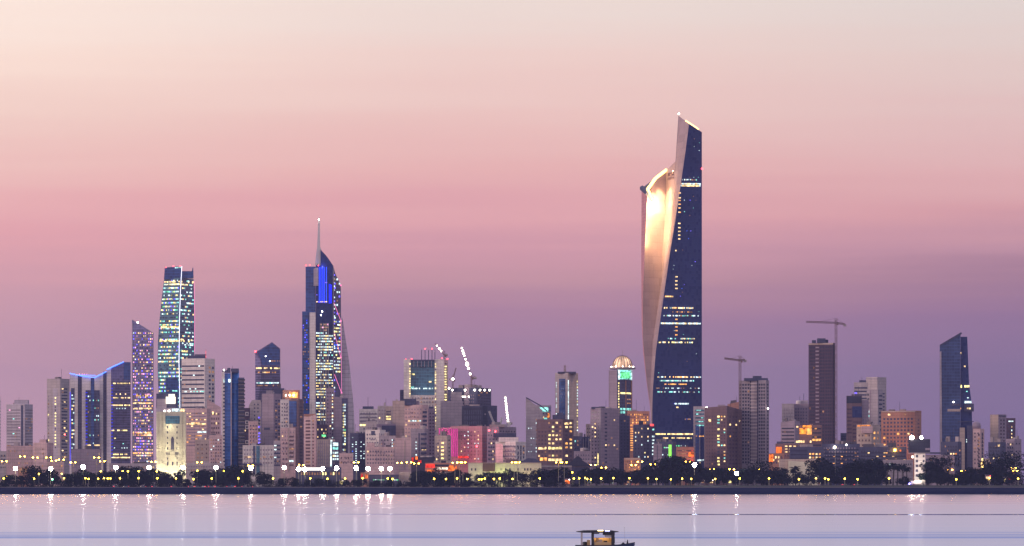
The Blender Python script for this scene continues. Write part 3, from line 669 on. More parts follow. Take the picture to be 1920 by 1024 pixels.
def balcony_tower():
    T = Bld('apartment_tower', 'bright blue glass tower with white side and stacked balconies down its right edge', 'tower', 4250, [(698,415,460)], mat=None)
    T.poly('wall', [(415.5,698),(421,698),(421,905),(415.5,905)], 0, 22, 'white')
    T.poly('glass_facade', [(421,700),(433,700),(433,905),(421,905)], 1.5, 20, 'vividblue')
    m = MB(); cc = XZ(441, 905, 4262); m.lathe((cc.x, cc.y, 2), [(4.3, 0), (4.3, H+(HZ-694)*K*4250-2)], 20); m.build('glass_drum', 'brightblue', T.root, smooth=True)
    T.poly('wall', [(432.4,697),(434.4,697),(434.4,905),(432.4,905)], .5, 20, 'duskwhite')
    T.poly('rear_wall', [(447,708),(458,708),(458,905),(447,905)], 3, 18, 'slategl')
    for k in range(24):
        y = 711+k*6.9; T.put('F', 447, 459.4, y, y+2.9, 'dkmetal', 'balcony', 3.5); T.put('F', 447, 458.6, y+3.3, y+3.9, 'slab', 'balcony_slab', 3.2)
        T.put('F', 418.3, 422.2, y+1, y+3.8, 'winb', 'window', .6)
    for (a0, a1, y0) in ((417,427,694),(426,431,690),(433,447,691)): T.part('plant_room', a0, a1, y0, 699, 5, 8, 'slate')
    T.line('antenna', [(436,697),(436,686)], 6, .2, 'dkmetal'); T.ball('lamp', 420, 694, 0, .8, 'small_lamp')
    T.put('F', 419, 422, 711, 717, 'cool', out=.9).put('F', 428, 432, 711, 717, 'cool', out=3).done()
balcony_tower()
b = B('dark maroon block with white-framed windows right of the blue balcony tower', 456, 469, 765, 4300, 'maroon', name='apartment_block')
for y in (776,792,801,829): b.put('F', 460, 466, y-3.5, y+3.5, 'white', 'window_frame', .6).put('F', 461.3, 464.7, y-2, y+2, 'win', out=1)
b.done()
b = B('long low white building with grey glazed centre beneath the pentagonal tower', 455, 513, 835, 4050, 'white', depth=18)
b.put('F', 474.5, 478.5, 836, 890, 'slategl', 'glazed_bay', .6).put('F', 480.5, 487, 836, 890, 'tealgl', 'glazed_bay', .6)
for x in (461,469,490,496,502,508): b.put('F', x-.25, x+.25, 838, 890, 'grey', 'joint', .4)
b.put('F', 452, 491, 869, 872, 'slate', 'canopy', 5).roof(3, hmax=3).row('F', 458, 512, 857, 2, 8, {'dimwarm':.3,'warm':.1}).done()

def pent_tower():
    T = Bld('tower', 'glass tower with a pointed pentagonal top and two warm lit floors', 'tower', 4800, [(660,478.5,525.5)], mat=None)
    T.poly('glass_facade', [(478.5,661),(510,641.5),(525.5,654),(525.5,905),(478.5,905)], 0, 26, 'lavgl')
    T.poly('curved_panel', [(478.7,664),(484,668),(488.5,676),(490.5,690),(489,712),(485,745),(481,760),(478.7,765)], -.6, .5, 'paleglass')
    T.poly('top_panel', [(482,661.5),(510,644),(524,655.5),(524,684),(491,684),(489,672)], -.5, .4, 'bluegl')
    T.ball('beacon', 479, 659, -1, 1.1, 'red_beacon')
    T.bands('F', 479.5, 525, 686, 760, 16, .25, 'slategl', out=1.2)
    T.row('F', 479.5, 525, 690.5, 2.8, 12, {'warm':.5,'yellow':.5}).row('F', 479.5, 525, 698, 2.6, 12, {'amber':.5,'warm':.4}).row('F', 481, 523, 718, 2.6, 14, {'cool':.6,'teal':.35}).row('F', 481, 523, 723, 2, 14, {'dimwarm':.3})
    T.row('F', 506, 525, 677, 2, 7, {'dimwarm':.5}).ball('lamp', 498, 668, -1, .6, 'small_lamp').ball('lamp', 506, 677, -1, .6, 'small_lamp').done()
pent_tower()
b = B('pale round-shouldered block at the left foot of the pentagonal tower', 466, 490, 758, 4500, 'pale', prof=[(750,473,488),(756,469,490),(762,466.5,490)])
b.grid('F', 483.5, 488.5, 780, 845, 1, 11, .7, .5, {'violet':.5,'pinklit':.2,'cool':.2}).row('F', 479, 489, 752.5, 3, 3, {'cool':.9}).done()
b = B('pinkish grey apartment slab below the pentagonal tower', 491, 527, 738, 4350, 'mauve', c=513, a=30, name='apartment_block')
b.grid('R', 515, 526, 748, 860, 2, 18, .6, .45, {'dimwarm':.15,'cool':.05}, dark='slate').put('L', 495, 506, 802, 806, 'slate').part('plant_room', 499, 512, 732, 739, 6, 8, 'grey').roof(2).done()
b = B('slate block with its top floor behind the white narrow tower', 513, 533, 728, 4460, 'slate'); b.grid('F', 514, 532, 745, 860, 3, 18, .5, .4, {'dimwarm':.12,'warm':.05}).roof(1).done()
b = B('pale block between the maroon block and the pinkish grey slab', 466, 484, 790, 4250, 'pinkish', name='apartment_block'); b.grid('F', 469, 483, 800, 840, 3, 6, .4, .4, {'dimwarm':.2}, dark='rose').roof(1).done()
b = B('narrow lilac block with lit windows right of the low white building', 513, 529, 826, 4100, 'duskwhite'); b.bands('F', 514, 528, 832, 876, 6, .4, 'slate', lit={'cool':.2,'dimwarm':.1}, seg=3).roof(1).done()
b = B('brown tower with an orange-lit roof pavilion and dark glass centre', 529, 569, 748, 4420, 'brown', name='apartment_tower', c=560, a=22)
b.part('roof_pavilion', 530, 561, 731.5, 750, 3, 12, 'orange_wall').put('L', 532, 558, 735, 746, 'amber', 'lit_terrace', 1.2).put('L', 541, 556, 752, 800, 'bluegl', 'glass_panel', .8)
for x in (536,543.5,551): b.ball('lamp', x, 741, -1.5, 1.0, 'small_lamp')
b.row('L', 543, 556, 768, 3, 3, {'warm':.6}).row('L', 543, 548, 758, 3, 1, {'warm':1}).grid('R', 561, 568, 760, 870, 1, 18, .5, .4, {'dimwarm':.1}, dark='maroon').done()
b = B('tall narrow white apartment tower with one column of windows', 525.5, 542, 749, 4200, 'white', name='apartment_tower', depth=15); b.grid('F', 535, 539, 757, 818, 1, 10, .75, .45, {'dimwarm':.1}, dark='mauve').roof(1, hmax=4).done()
b = B('tan apartment tower with stacked bay windows in front of the orange-lit one', 526, 554, 802, 4100, 'pinkish', name='apartment_tower', depth=14); b.grid('F', 542, 551, 815, 876, 1, 8, .9, .42, {'dimwarm':.1,'cool':.08}, dark='brown').grid('F', 529, 540, 826, 876, 2, 5, .35, .4, {'dimwarm':.2}, dark='brown').put('F', 540, 542, 803, 885, 'tan', 'pier', 1).roof(1).done()
b = B('pink apartment tower with bay windows left of the spired skyscraper foot', 569.5, 594, 778, 4150, 'pinkish', name='apartment_tower', c=592, a=20, depth=16)
b.grid('L', 573, 582, 786, 876, 1, 14, .95, .5, {'dimwarm':.08}, dark='brown').grid('L', 584.5, 590, 786, 876, 1, 14, .5, .4, {'dimwarm':.12}, dark='brown').put('L', 583, 584.3, 779, 884, 'white', 'pier', 1).part('parapet', 569.5, 593, 776.5, 780, 1, 10, 'orange_wall').roof(1).done()
b = B('dark red-brown block with a green lit sign below the spired skyscraper', 592, 614, 796, 4300, 'maroon'); b.grid('F', 594, 613, 802, 850, 5, 7, .5, .4, {'warm':.15,'dimwarm':.2}).put('F', 603, 611, 815, 819, 'greenlit', 'lit_sign', 1.2).done()
b = B('pale low-rise with vertical ribs below the spired skyscraper', 594, 628, 824, 4080, 'tan')
for x in range(596, 620, 4): b.put('F', x, x+1.4, 826, 884, 'grey', 'recessed_strip', .4)
b.put('F', 619.5, 623, 825, 884, 'cool', 'light_strip', .8).roof(1).done()
b = B('pinkish slab tower with a lit window column right of the spired skyscraper', 611, 627.5, 728, 4350, 'mauve', name='apartment_tower'); b.grid('F', 622, 625, 738, 858, 1, 21, .7, .4, {'cool':.5,'warm':.3}).roof(1).done()
b = B('mauve apartment tower with a green-white glowing window strip', 627.5, 652.5, 744, 4330, 'mauve', name='apartment_tower', prof=[((744,746),627.5,652.5)])
b.put('F', 641, 652, 747, 880, 'slategl', 'glazed_strip', .5).grid('F', 642.5, 651, 756, 862, 3, 20, .85, .6, {'yellow':.35,'greenlit':.1,'cool':.35}).roof(2).done()
b = B('small low-rise with a glowing white and green sign panel', 622, 637, 828, 4020, 'slate'); b.put('F', 624, 634, 838, 843, 'teal', 'lit_sign', 1).grid('F', 623.5, 635, 846, 876, 3, 5, .8, .55, {'cool':.5,'warm':.3}).put('F', 624, 634, 830, 836, 'cool', 'lit_sign', .8).done()
b = B('low pale pink building with small square windows near bright floodlights', 636, 662, 850, 3980, 'pinkish'); b.grid('F', 638, 661, 854, 870, 4, 2, .3, .35, {}, dark='brown').roof(1, hmax=2).done()
b = B('slate block with dotted white window columns left of the stepped pink blocks', 656, 686, 812, 4250, 'slate', c=672, a=30)
b.grid('L', 658, 671, 818, 870, 2, 12, .3, .35, {'cool':.4,'bluelit':.1}, dark=None).grid('R', 674, 685, 818, 870, 2, 12, .35, .35, {'cool':.4}, dark=None).roof(2).done()
b = B('white banded office block with a rooftop mast right of the pale fin', 673.5, 708, 767, 4500, 'white')
b.bands('F', 674.5, 707, 773, 800, 4, .45, 'grey').row('F', 674.5, 706, 797, 3, 6, {'yellow':.8}).part('plant_room', 680, 700, 762, 768, 6, 10, 'slate').line('mast', [(690,762),(690,744)], 8, .25, 'dkmetal').done()
b = B('pale block with bright yellow stair windows beside the tan box block', 708, 736, 761, 4450, 'pale'); b.put('F', 722, 735, 763, 790, 'tan', 'recess', .3).grid('F', 723, 734, 770, 788, 1, 4, .8, .5, {'yellow':.7,'warm':.3}).roof(1).done()
b = B('tan windowless block with a dark rooftop beside it below the white bank tower', 736, 758.5, 751.5, 4250, 'tan', depth=20); b.roof(1, hmax=2).done()
b = B('pink block with dark rooftop plant and corner balconies below the white bank tower', 757.5, 803, 759, 4280, 'pinkish', c=793, a=25, name='apartment_block')
b.part('plant_room', 756, 780, 748, 760, 5, 12, 'slate').part('plant_room', 768, 786, 752, 760, 8, 9, 'mauve').grid('L', 769, 779, 770, 800, 3, 4, .4, .4, {'dimwarm':.4,'yellow':.05}, dark='brown')
for k in range(4): b.put('L', 793, 800, 771+k*8, 775+k*8, 'slate', 'balcony', 2)
b.row('L', 769, 790, 789, 2.4, 5, {'cool':.5,'warm':.3}).done()

def bank_tower():
    T = Bld('tower', 'white tower framing a big blue glass panel with five rooftop antennas', 'tower', 4600, [(673,757,840)], mat=None)
    T.poly('wall', [(757,673.5),(770,673.5),(770,905),(757,905)], 0, 26, 'white')
    T.poly('wall', [(815,673.5),(833,673.5),(833,905),(815,905)], 0, 26, 'white')
    T.poly('side_wall', [(833,673.5),(840,674.5),(840,905),(833,905)], 6, 20, 'pale')
    T.poly('lower_wall', [(770,741),(815,741),(815,905),(770,905)], 1, 24, 'white')
    T.poly('glass_panel', [(770,677),(815,677),(815,741),(770,741)], 3, 20, 'tealgl')
    for x in (776,783,790,796,803,809): T.put('F', x-.35, x+.35, 677, 688, 'duskwhite', 'fin', 3)
    T.put('F', 769.5, 815.5, 674.5, 677, 'slate', 'roof_slab', 2)
    for x in (790.5,797,803.5,810,815.5): T.line('antenna', [(x,676),(x,656)], 6, .55, 'slate')
    for x, y in ((761,674),(772,673),(797,654),(810,654),(829,672),(839,673)): T.ball('beacon', x, y, 2, .65, 'red_beacon')
    T.grid('F', 767.5, 769.8, 680, 745, 1, 14, .8, .4, {'yellow':.9}).grid('F', 815.4, 817.6, 680, 812, 1, 26, .8, .4, {'yellow':.6,'dimwarm':.3})
    T.grid('F', 833.5, 837.5, 680, 752, 1, 15, .9, .45, {'yellow':.8,'warm':.2}).grid('F', 771, 814, 743, 772, 8, 4, .4, .4, {'dimwarm':.15}, dark='grey')
    T.row('F', 772, 812, 728.5, 2.4, 15, {'cool':.6,'teal':.2}).row('F', 772, 780, 702, 2.4, 3, {'yellow':.7}).row('F', 804, 809, 716, 2.4, 2, {'warm':.8}).row('F', 771, 776, 727, 4, 2, {'teal':1}).done()
bank_tower()
b = B('slim grey tower just left of the white bank tower', 750, 757, 731, 4700, 'slate'); b.bands('F', 750.5, 756.5, 735, 800, 14, .4, 'win').done()
b = B('grey stepped apartment block with penthouse in the stepped pink cluster', 686, 706, 790, 4200, 'pale', name='apartment_block'); b.grid('F', 688, 705, 798, 850, 4, 7, .45, .4, {'dimwarm':.15,'cool':.05}, dark='mauve').roof(3).done()
b = B('dark-topped grey block behind the row of white blocks, right of the penthouse one', 706, 742, 795, 4230, 'mauve'); b.part('penthouse', 716, 742, 798, 816, -3, 6, 'slate').roof(3, hmax=5).done()
b = B('white corner apartment block with tall stair slot in the stepped cluster', 685, 723, 806, 4120, 'white', c=712, a=28, name='apartment_block')
b.put('L', 696, 703, 808, 816, 'slate').bands('L', 695, 704, 820, 860, 5, .35, 'grey').put('L', 711, 711.8, 812, 860, 'grey', 'stair_slot', .7).grid('R', 714, 722, 814, 862, 1, 6, .4, .3, {'dimwarm':.2}, dark='grey').roof(2).done()
b = B('mauve slab with narrow lit slots right of the white corner block', 712, 742, 817, 4080, 'duskwhite'); b.grid('F', 734, 737, 822, 870, 1, 8, .5, .5, {'cool':.6}).put('F', 716, 720, 826, 870, 'mauve', 'recess').roof(2).done()
b = B('plain pinkish blank-walled block in the middle of the stepped cluster', 741, 771, 821, 4060, 'pinkish'); b.put('F', 758, 760, 826, 880, 'tan', 'recess', .5).roof(2, hmax=3).done()
b = B('pink stepped low-rise with a row of dark windows behind the floodlights', 686, 738, 838, 3980, 'pinkish', prof=[(838,686,738)])
b.part('upper_storey', 688, 702, 830, 839, 3, 8, 'pinkish').grid('F', 703, 724, 842, 868, 3, 2, .3, .5, {}, dark='mauve').grid('F', 724, 737, 852, 868, 2, 2, .6, .4, {}, dark='tan').roof(2, hmax=3).done()
b = B('grey block with curved balconies at the right of the stepped cluster', 770, 803, 804, 4160, 'grey', name='apartment_block', c=796, a=25)
for k in range(5): b.put('L', 790, 799, 812+k*9, 816+k*9, 'slate', 'balcony', 2.4)
b.put('L', 785, 787, 812, 860, 'slate', 'stair_slot', .7).grid('L', 777, 784, 820, 868, 1, 8, .35, .35, {'cool':.5,'warm':.3}).row('L', 791, 799, 832, 4, 2, {'yellow':1}).row('L', 791, 799, 842, 4, 2, {'warm':1}).roof(2).done()
b = B('tall mauve-brown slab behind the balcony block below the white bank tower', 803, 816, 766, 4300, 'mauve'); b.grid('F', 804, 815, 772, 860, 2, 14, .5, .4, {'dimwarm':.1}, dark='maroon').part('penthouse', 804, 813, 763, 767, 3, 6, 'slate').done()
b = B('tan block with a bright yellow column of windows left of the magenta-lit block', 815, 846, 817, 4140, 'tan', c=838, a=25); b.grid('L', 820, 823, 828, 868, 1, 6, .6, .5, {'warm':.5,'dimwarm':.3}).grid('L', 827, 832.5, 827, 870, 1, 6, .9, .45, {'yellow':.8,'warm':.2}).roof(2).done()

def magenta_block():
    T = B('rose-pink block with glowing magenta vertical strips on its left', 845, 916, 799, 4220, 'rose', c=904, a=24)
    T.part('left_bay', 844, 859, 803, 870, -1, 4, 'rose')
    for x in (846.5,850,853.5,857): T.line('light_strip', [(x,804),(x,856)], -2.2, .42, 'magenta')  # lit wall panels built as glowing strips
    T.C = T.C-T.dR*3; T.grid('L', 847.5, 856.5, 808, 856, 3, 8, .3, .35, {}, dark='maroon'); T.C = T.C+T.dR*3
    for x in (824,829,836,842): T.line('light_strip', [(x,804),(x,813)], -2, .55, 'magenta')
    T.part('magenta_canopy', 822, 845, 802, 816, 0, 6, 'rose')
    T.grid('L', 862, 900, 806, 864, 6, 8, .22, .3, {'cool':.12,'warm':.12}, dark='brown').grid('R', 905.5, 915, 812, 868, 2, 8, .4, .4, {}, dark='mauve')
    T.line('mast', [(894,868),(894,830)], -6, .3, 'whitemetal').ball('beacon', 894, 837, -6, 1, 'red_beacon')
    for x in range(850, 880, 3): T.put('L', x, x+1.4, 855, 859, 'red_glow', 'lit_sign', 3)
    T.light(851, 830, -16, 3500, (1,.12,.6), .4).light(872, 862, -12, 4500, (1,.25,.25), .3).light(832, 812, -12, 2500, (1,.12,.6), .3).roof(3, hmax=2).done()
magenta_block()
def site_block():
    T = B('unfinished grey tower block with construction lights along its roof', 840, 921, 727, 4550, 'slate', c=893, a=26, cat='construction site')
    T.part('lower_wing', 826, 868, 752, 870, -6, 8, 'grey').part('core', 870, 892, 726, 760, 4, 16, 'mauve').part('side_bay', 846, 866, 735, 760, -2, 8, 'grey')
    for x in (842,848,872,890,900,909,918): T.ball('lamp', x, 731.5 if x > 845 else 728, -3, 1.05, 'small_lamp')
    for x in (868,872,879): T.ball('lamp', x, 744, -3, .8, 'small_lamp')
    T.grid('R', 895, 920, 733, 760, 5, 5, .6, .4, {'dimwarm':.12}).grid('L', 844, 890, 738, 800, 12, 10, .4, .5, {'dimwarm':.05}, dark='mauve').roof(4).done()
site_block()
b = B('very dark blue-black box block in front of the construction tower', 866, 914, 761, 4350, 'dark', c=905, a=24); b.grid('L', 870, 903, 768, 798, 8, 3, .4, .75, {}, dark='slate').roof(2, hmax=2).put('L', 866.5, 904, 762, 763.5, 'slate', 'parapet', 1).done()
b = B('dark blue tower right of the construction tower, half hidden by cranes', 914, 932, 760.5, 4650, 'slate', c=922, a=30); b.grid('L', 915, 921, 768, 800, 2, 8, .5, .4, {'dimwarm':.1}, dark='dark').done()
b = B('brown-grey stepped block below the brightly lit crane', 913, 968, 800, 4200, 'mauve', c=935, a=28)
b.part('roof_deck', 918, 946, 796, 801, 3, 10, 'concrete').part('dark_storey', 925, 968, 812, 820, -2, 6, 'slate').ball('beacon', 917, 807, -4, 1, 'red_beacon').ball('beacon', 929, 809, -4, .9, 'red_beacon').grid('L', 916, 933, 820, 865, 3, 6, .3, .4, {'warm':.06}, dark='slate').roof(3).done()
b = B('white apartment block with rows of long balconies and a pink-lit left end', 929, 986, 828, 4050, 'white', c=967, a=24, name='apartment_block')
b.part('end_wall', 929, 943, 832, 870, -1.5, 3, 'pinkish').part('upper_storey', 935, 972, 820, 829, 4, 8, 'white').grid('L', 932, 934.5, 838, 864, 1, 4, .8, .5, {'redlit':.3}, dark='brown')  # pink lamplight on the end wall is put into its colour too
for k in range(4): b.put('L', 943, 966, 836+k*9, 839+k*9, 'grey', 'balcony', 2.2).put('L', 943, 966, 839.3+k*9, 840.5+k*9, 'white', 'balcony_slab', 3)
b.grid('R', 969, 984, 836, 870, 3, 4, .4, .5, {'dimwarm':.1}, dark='slate').light(936, 846, -14, 5000, (1,.45,.5), .3).roof(3, hmax=3).done()

b = B('pale tower with a steep slanted roof and dark roof edge', 986, 1017, 746, 4450, 'duskwhite', name='tower', prof=[((746,769),986,1017)])
b.line('roof_edge', [(986.5,745.5),(1014,761),(1026,771)], -.5, .9, 'slate').grid('F', 1003, 1013, 770, 850, 2, 12, .3, .35, {'cool':.2,'dimwarm':.1}, dark='grey').grid('F', 989, 1003, 800, 850, 3, 8, .25, .25, {'cool':.25}, dark=None).done()
b = B('teal-lit glazed wing beside the slanted-roof tower', 1005, 1033.5, 760, 4480, 'pale'); b.put('F', 1012, 1028, 764, 772, 'teal', 'lit_floor', .8).put('F', 1028, 1033, 762, 771, 'paleglass', 'glass_panel', .8).row('F', 1005, 1026, 785, 3.4, 7, {'teal':.6,'cool':.4}).put('F', 1026.5, 1030, 775, 783, 'orange', 'lit_sign', 1).done()
b = B('dark brown apartment block with scattered yellow lit windows', 1006, 1075.5, 786, 4150, 'brown', c=1055, a=24, name='apartment_block')
b.part('plant_room', 1036, 1060, 778, 787, 5, 10, 'slate').part('plant_room', 1044, 1056, 774, 779, 7, 7, 'slate').grid('L', 1027, 1054, 789, 866, 4, 10, .55, .45, {'warm':.25,'yellow':.12,'dimwarm':.2}, dark='maroon').grid('L', 1008, 1026, 806, 866, 3, 8, .45, .45, {'warm':.2,'dimwarm':.2}, dark='maroon').grid('R', 1058, 1074, 789, 866, 2, 10, .5, .45, {'warm':.3,'amber':.1}, dark='maroon')
b.row('L', 1009, 1024, 840.5, 4, 3, {'warm':1}).row('L', 1028, 1054, 840.5, 4, 4, {'yellow':.9}).row('R', 1058, 1066, 794, 4, 1, {'warm':1}).row('L', 1028, 1054, 862, 4.5, 4, {'warm':.9}).row('L', 1012, 1026, 861, 6, 2, {'amber':1}).done()
b = B('pale twin-faced tower with a glazed window strip and a short roof mast', 1041, 1084, 699, 4700, 'pale', c=1064.5, a=30, name='tower')
b.part('roof_slab', 1046, 1080, 697, 700.5, 2, 16, 'slate').part('mast', 1057, 1061.5, 685, 698, 8, 2, 'mauve').put('L', 1048.5, 1060, 710, 800, 'bluegl', 'glazed_strip', .5).grid('L', 1051, 1057.5, 711, 782, 1, 14, .9, .5, {'cool':.35,'warm':.3,'teal':.1})
b.grid('L', 1042.5, 1044, 716, 780, 1, 22, .8, .5, {'cool':.7}, dark=None).put('R', 1065, 1066, 713, 790, 'cool', 'light_strip', .7).grid('R', 1081.5, 1083.4, 712, 820, 1, 20, .8, .4, {'yellow':.6,'cool':.3}, dark=None).done()
b = B('dark blue low block right of the yellow-windowed brown block', 1074, 1092, 818, 4300, 'slate'); b.grid('F', 1076, 1091, 824, 865, 3, 6, .4, .5, {'teal':.08,'dimwarm':.1}, dark='dark').roof(2).done()
b = B('dark block with pale vertical ribs left of the mauve slab pair', 1090, 1106, 819, 4320, 'slate')
for x in (1093,1098,1103): b.put('F', x, x+1.2, 822, 870, 'duskwhite', 'rib', 1)
b.roof(1).done()
b = B('small tan block peeping out left of the mauve slab pair', 1098.5, 1109, 795, 4500, 'tan'); b.put('F', 1103, 1103.6, 797, 840, 'brown', 'joint', .4).done()
b = B('row of small rooftop rooms between the brown block and the mauve slab pair', 1076, 1108, 846, 4020, 'mauve', depth=14); b.roof(5, hmax=5).grid('F', 1078, 1106, 850, 872, 6, 3, .35, .4, {'dimwarm':.2}, dark='slate').done()
b = B('mauve slab apartment tower with a dark right-hand face', 1107, 1161, 765, 4200, 'mauve', c=1127, a=32, name='apartment_tower')
b.part('parapet', 1109, 1126, 763, 767, 4, 8, 'slate').put('L', 1123, 1127, 766, 880, 'grey', 'pier', .9).grid('R', 1132, 1140, 772, 870, 1, 14, .5, .4, {'dimwarm':.04}, dark='slate').grid('L', 1112, 1120, 775, 870, 1, 12, .25, .3, {'warm':.25}, dark=None).put('L', 1121, 1122, 850, 872, 'yellow', 'light_strip', 1).roof(2, hmax=2).done()
b = B('dark slab attached to the right of the mauve apartment tower', 1155, 1181, 779, 4260, 'slate', c=1160, a=40); b.grid('R', 1162, 1180, 786, 870, 3, 14, .4, .4, {'dimwarm':.02}, dark='dark').roof(1, hmax=2).done()

def dome_tower():
    T = Bld('tower', 'tower crowned by a glowing orange ribbed dome with a spire', 'tower', 4550, [(694,1141.5,1185.5)], c=1157.5, a=38, mat='slategl', body='glass_facade')
    T.put('L', 1142, 1157, 694, 860, 'mauve', 'side_panel', .5)
    T.put('R', 1160, 1184, 693.5, 711, 'teal', 'lit_floor', 1.0).put('R', 1163, 1181, 697, 709, 'greenlit', 'lit_sign', 1.4)
    for x in (1160,1183.5): T.put('R', x-.8, x+.8, 693, 712, 'cool', 'light_strip', 1.8)
    for x in (1173,1183.8): T.put('R', x-.8, x+.8, 713, 860, 'orange_wall', 'pier', 1.2)
    T.grid('R', 1159, 1161, 716, 800, 1, 17, .9, .6, {'yellow':.8,'warm':.2}).row('R', 1163, 1184, 737, 3, 5, {'yellow':.6}).row('R', 1163, 1184, 767, 4, 5, {'teal':.5,'cool':.4}).row('R', 1163, 1172, 773, 4, 2, {'teal':1}).grid('R', 1175, 1183, 745, 860, 1, 16, .8, .3, {'dimwarm':.5}, dark='winb')
    c = XZ(1167, 691, 4562); m = MB(); m.lathe((c.x, c.y, c.z-1), [(14.8, 0), (15.6, 1.2), (15.6, 2.0), (12, 2.2)], 28); m.build('cornice', 'duskwhite', T.root)
    n = 18; r = 11.8; rise = 14.0
    m = MB(); m.lathe((c.x, c.y, c.z+.9), [(r*math.cos(t*math.pi/18), rise*math.sin(t*math.pi/18)) for t in range(0, 9)], n); o = m.build('dome', 'domeglass', T.root)
    for k in range(n):
        m = MB(); an = 2*math.pi*k/n; pr = [(r*1.01*math.cos(t*math.pi/12), rise*1.01*math.sin(t*math.pi/12)) for t in range(0, 7)]
        P = [(c.x+q[0]*math.cos(an), c.y+q[0]*math.sin(an), c.z+.9+q[1]) for q in pr]
        for a_, b_ in zip(P, P[1:]): m.bar(a_, b_, .42)
        m.build('dome_rib', 'brown', T.root)
    for k in range(10):
        an = 2*math.pi*(k+.5)/10; MB().ball((c.x+13.4*math.cos(an), c.y+13.4*math.sin(an), c.z+2), .55).build('lamp', 'small_lamp', T.root)
    MB().bar((c.x, c.y, c.z+14), (c.x, c.y, c.z+23), .4, r2=.15, n=6).build('spire', 'duskwhite', T.root)
    T.done()
m = newmat('domeglass'); g = G(m); b_ = g.n('ShaderNodeBsdfPrincipled'); b_.inputs['Base Color'].default_value = (.3,.2,.13,1); b_.inputs['Roughness'].default_value = .3
n_ = g.noise(g.pos(), .16, 2); g.l(g.math('MAXIMUM', g.math('MULTIPLY_ADD', n_, 3.4, -.9), .15), b_.inputs['Emission Strength']); b_.inputs['Emission Color'].default_value = (1,.60,.36,1); g.out(b_.outputs[0])
dome_tower()
b = B('orange-lit arcaded building between the domed tower and the tallest skyscraper', 1176, 1218, 771, 4480, 'orange_wall')
b.grid('F', 1178, 1216, 775, 800, 11, 5, .55, .55, {'amber':.5,'dimwarm':.3}, dark='brown').bands('F', 1182, 1187, 802, 846, 10, .4, 'amber', 'lit_band').line('mast', [(1208,771),(1208,762)], 5, .2, 'dkmetal').roof(1, hmax=2).light(1196, 800, -14, 5000, (1,.45,.25), .3).done()
b = B('dark slate block with white and yellow windows at the foot of the tallest skyscraper', 1187, 1229, 796, 4250, 'slate', c=1219, a=26, name='apartment_block')
b.part('plant_room', 1198, 1206, 789, 797, 5, 8, 'dark').part('rooftop_sign', 1219, 1226, 795, 799, 0, 3, 'redlit').grid('L', 1189, 1218, 800, 868, 5, 9, .3, .35, {'warm':.2,'yellow':.12,'cool':.1}, dark='dark').grid('R', 1221, 1228, 802, 868, 1, 10, .5, .45, {'cool':.4,'teal':.2}).roof(1).done()
b = B('small orange-lit building with ribbed front among the trees', 1170, 1201, 858.5, 3760, 'orange_wall', depth=12); b.bands('F', 1171, 1200, 859, 862, 1, .8, 'tan', 'cornice').grid('F', 1172, 1199, 863, 884, 8, 4, .4, .6, {'dimwarm':.4,'amber':.2}, dark='brown').light(1192, 880, -8, 1500, (1,.55,.25), .3).done()
b = B('grey podium block with a vertical green light strip at the foot of the tallest skyscraper', 1226, 1268, 828, 4120, 'slate', c=1262, a=20)
b.put('L', 1254, 1259, 834, 856, 'greenglow', 'light_strip', 1).put('L', 1255, 1260, 857, 860, 'cool', 'lit_sign', 1.2).grid('L', 1241, 1254, 836, 856, 4, 3, .5, .3, {'cool':.3,'greenlit':.15}, dark='dark').roof(3, hmax=3).done()
b = B('plain mauve block standing left of the green-striped podium', 1225, 1241, 832, 4080, 'mauve'); b.put('F', 1232, 1233, 834, 880, 'slate', 'joint', .4).roof(1, hmax=2).done()
b = B('red-lit lower podium at the right foot of the tallest skyscraper', 1268, 1302, 838, 4150, 'orange_wall'); b.bands('F', 1270, 1300, 842, 872, 5, .35, 'brown', lit={'dimwarm':.4,'redlit':.08}, seg=7).put('F', 1291, 1301, 848, 856, 'orange_glow', 'lit_sign', 1).light(1294, 858, -10, 3500, (1,.35,.2), .3).roof(2, hmax=2).done()
b = B('striped pale block with teal lit floors right of the tallest skyscraper', 1300, 1321.5, 762, 4300, 'duskwhite')
for k in range(5): b.put('F', 1304, 1320, 768+k*7, 771+k*7, 'tealgl', 'window_band', .6).row('F', 1305, 1319, 769.5+k*7, 1.6, 3, {'teal':.6})
b.put('F', 1304, 1311, 797, 880, 'bluegl', 'glazed_strip', .7).put('F', 1313, 1320, 797, 880, 'navy', 'glazed_strip', .7).row('F', 1304, 1320, 798, 2, 5, {'teal':.8}).row('F', 1304, 1320, 818, 2, 5, {'amber':.6}).row('F', 1307, 1320, 863, 3, 3, {'cool':1}).ball('lamp', 1325, 764, -1, .9, 'small_lamp').done()
b = B('broad brown apartment block with one dense column of yellow-lit windows', 1321, 1391, 763, 4180, 'brown', c=1363, a=26, name='apartment_block', prof=[((764,761,768),1321,1391)])
b.part('penthouse', 1346, 1360, 759, 764, 5, 8, 'mauve').grid('L', 1345, 1349.4, 778, 880, 1, 17, .9, .5, {'yellow':.6,'warm':.2,'teal':.1}, dark='slate').grid('L', 1351, 1361, 778, 880, 2, 17, .5, .4, {'warm':.2,'teal':.12,'amber':.1}, dark='maroon').grid('L', 1323, 1343, 778, 880, 4, 15, .4, .4, {'dimwarm':.04}, dark='maroon')
b.put('L', 1329, 1333, 786, 791, 'warm', out=1).grid('R', 1366, 1389, 778, 880, 4, 14, .4, .4, {'warm':.05,'amber':.05}, dark='maroon').roof(2, hmax=3).done()
b = B('small pinkish block behind the broad brown apartment block', 1364, 1388, 753, 4400, 'orange_wall', prof=[((758,753),1364,1388)]); b.roof(2).done()
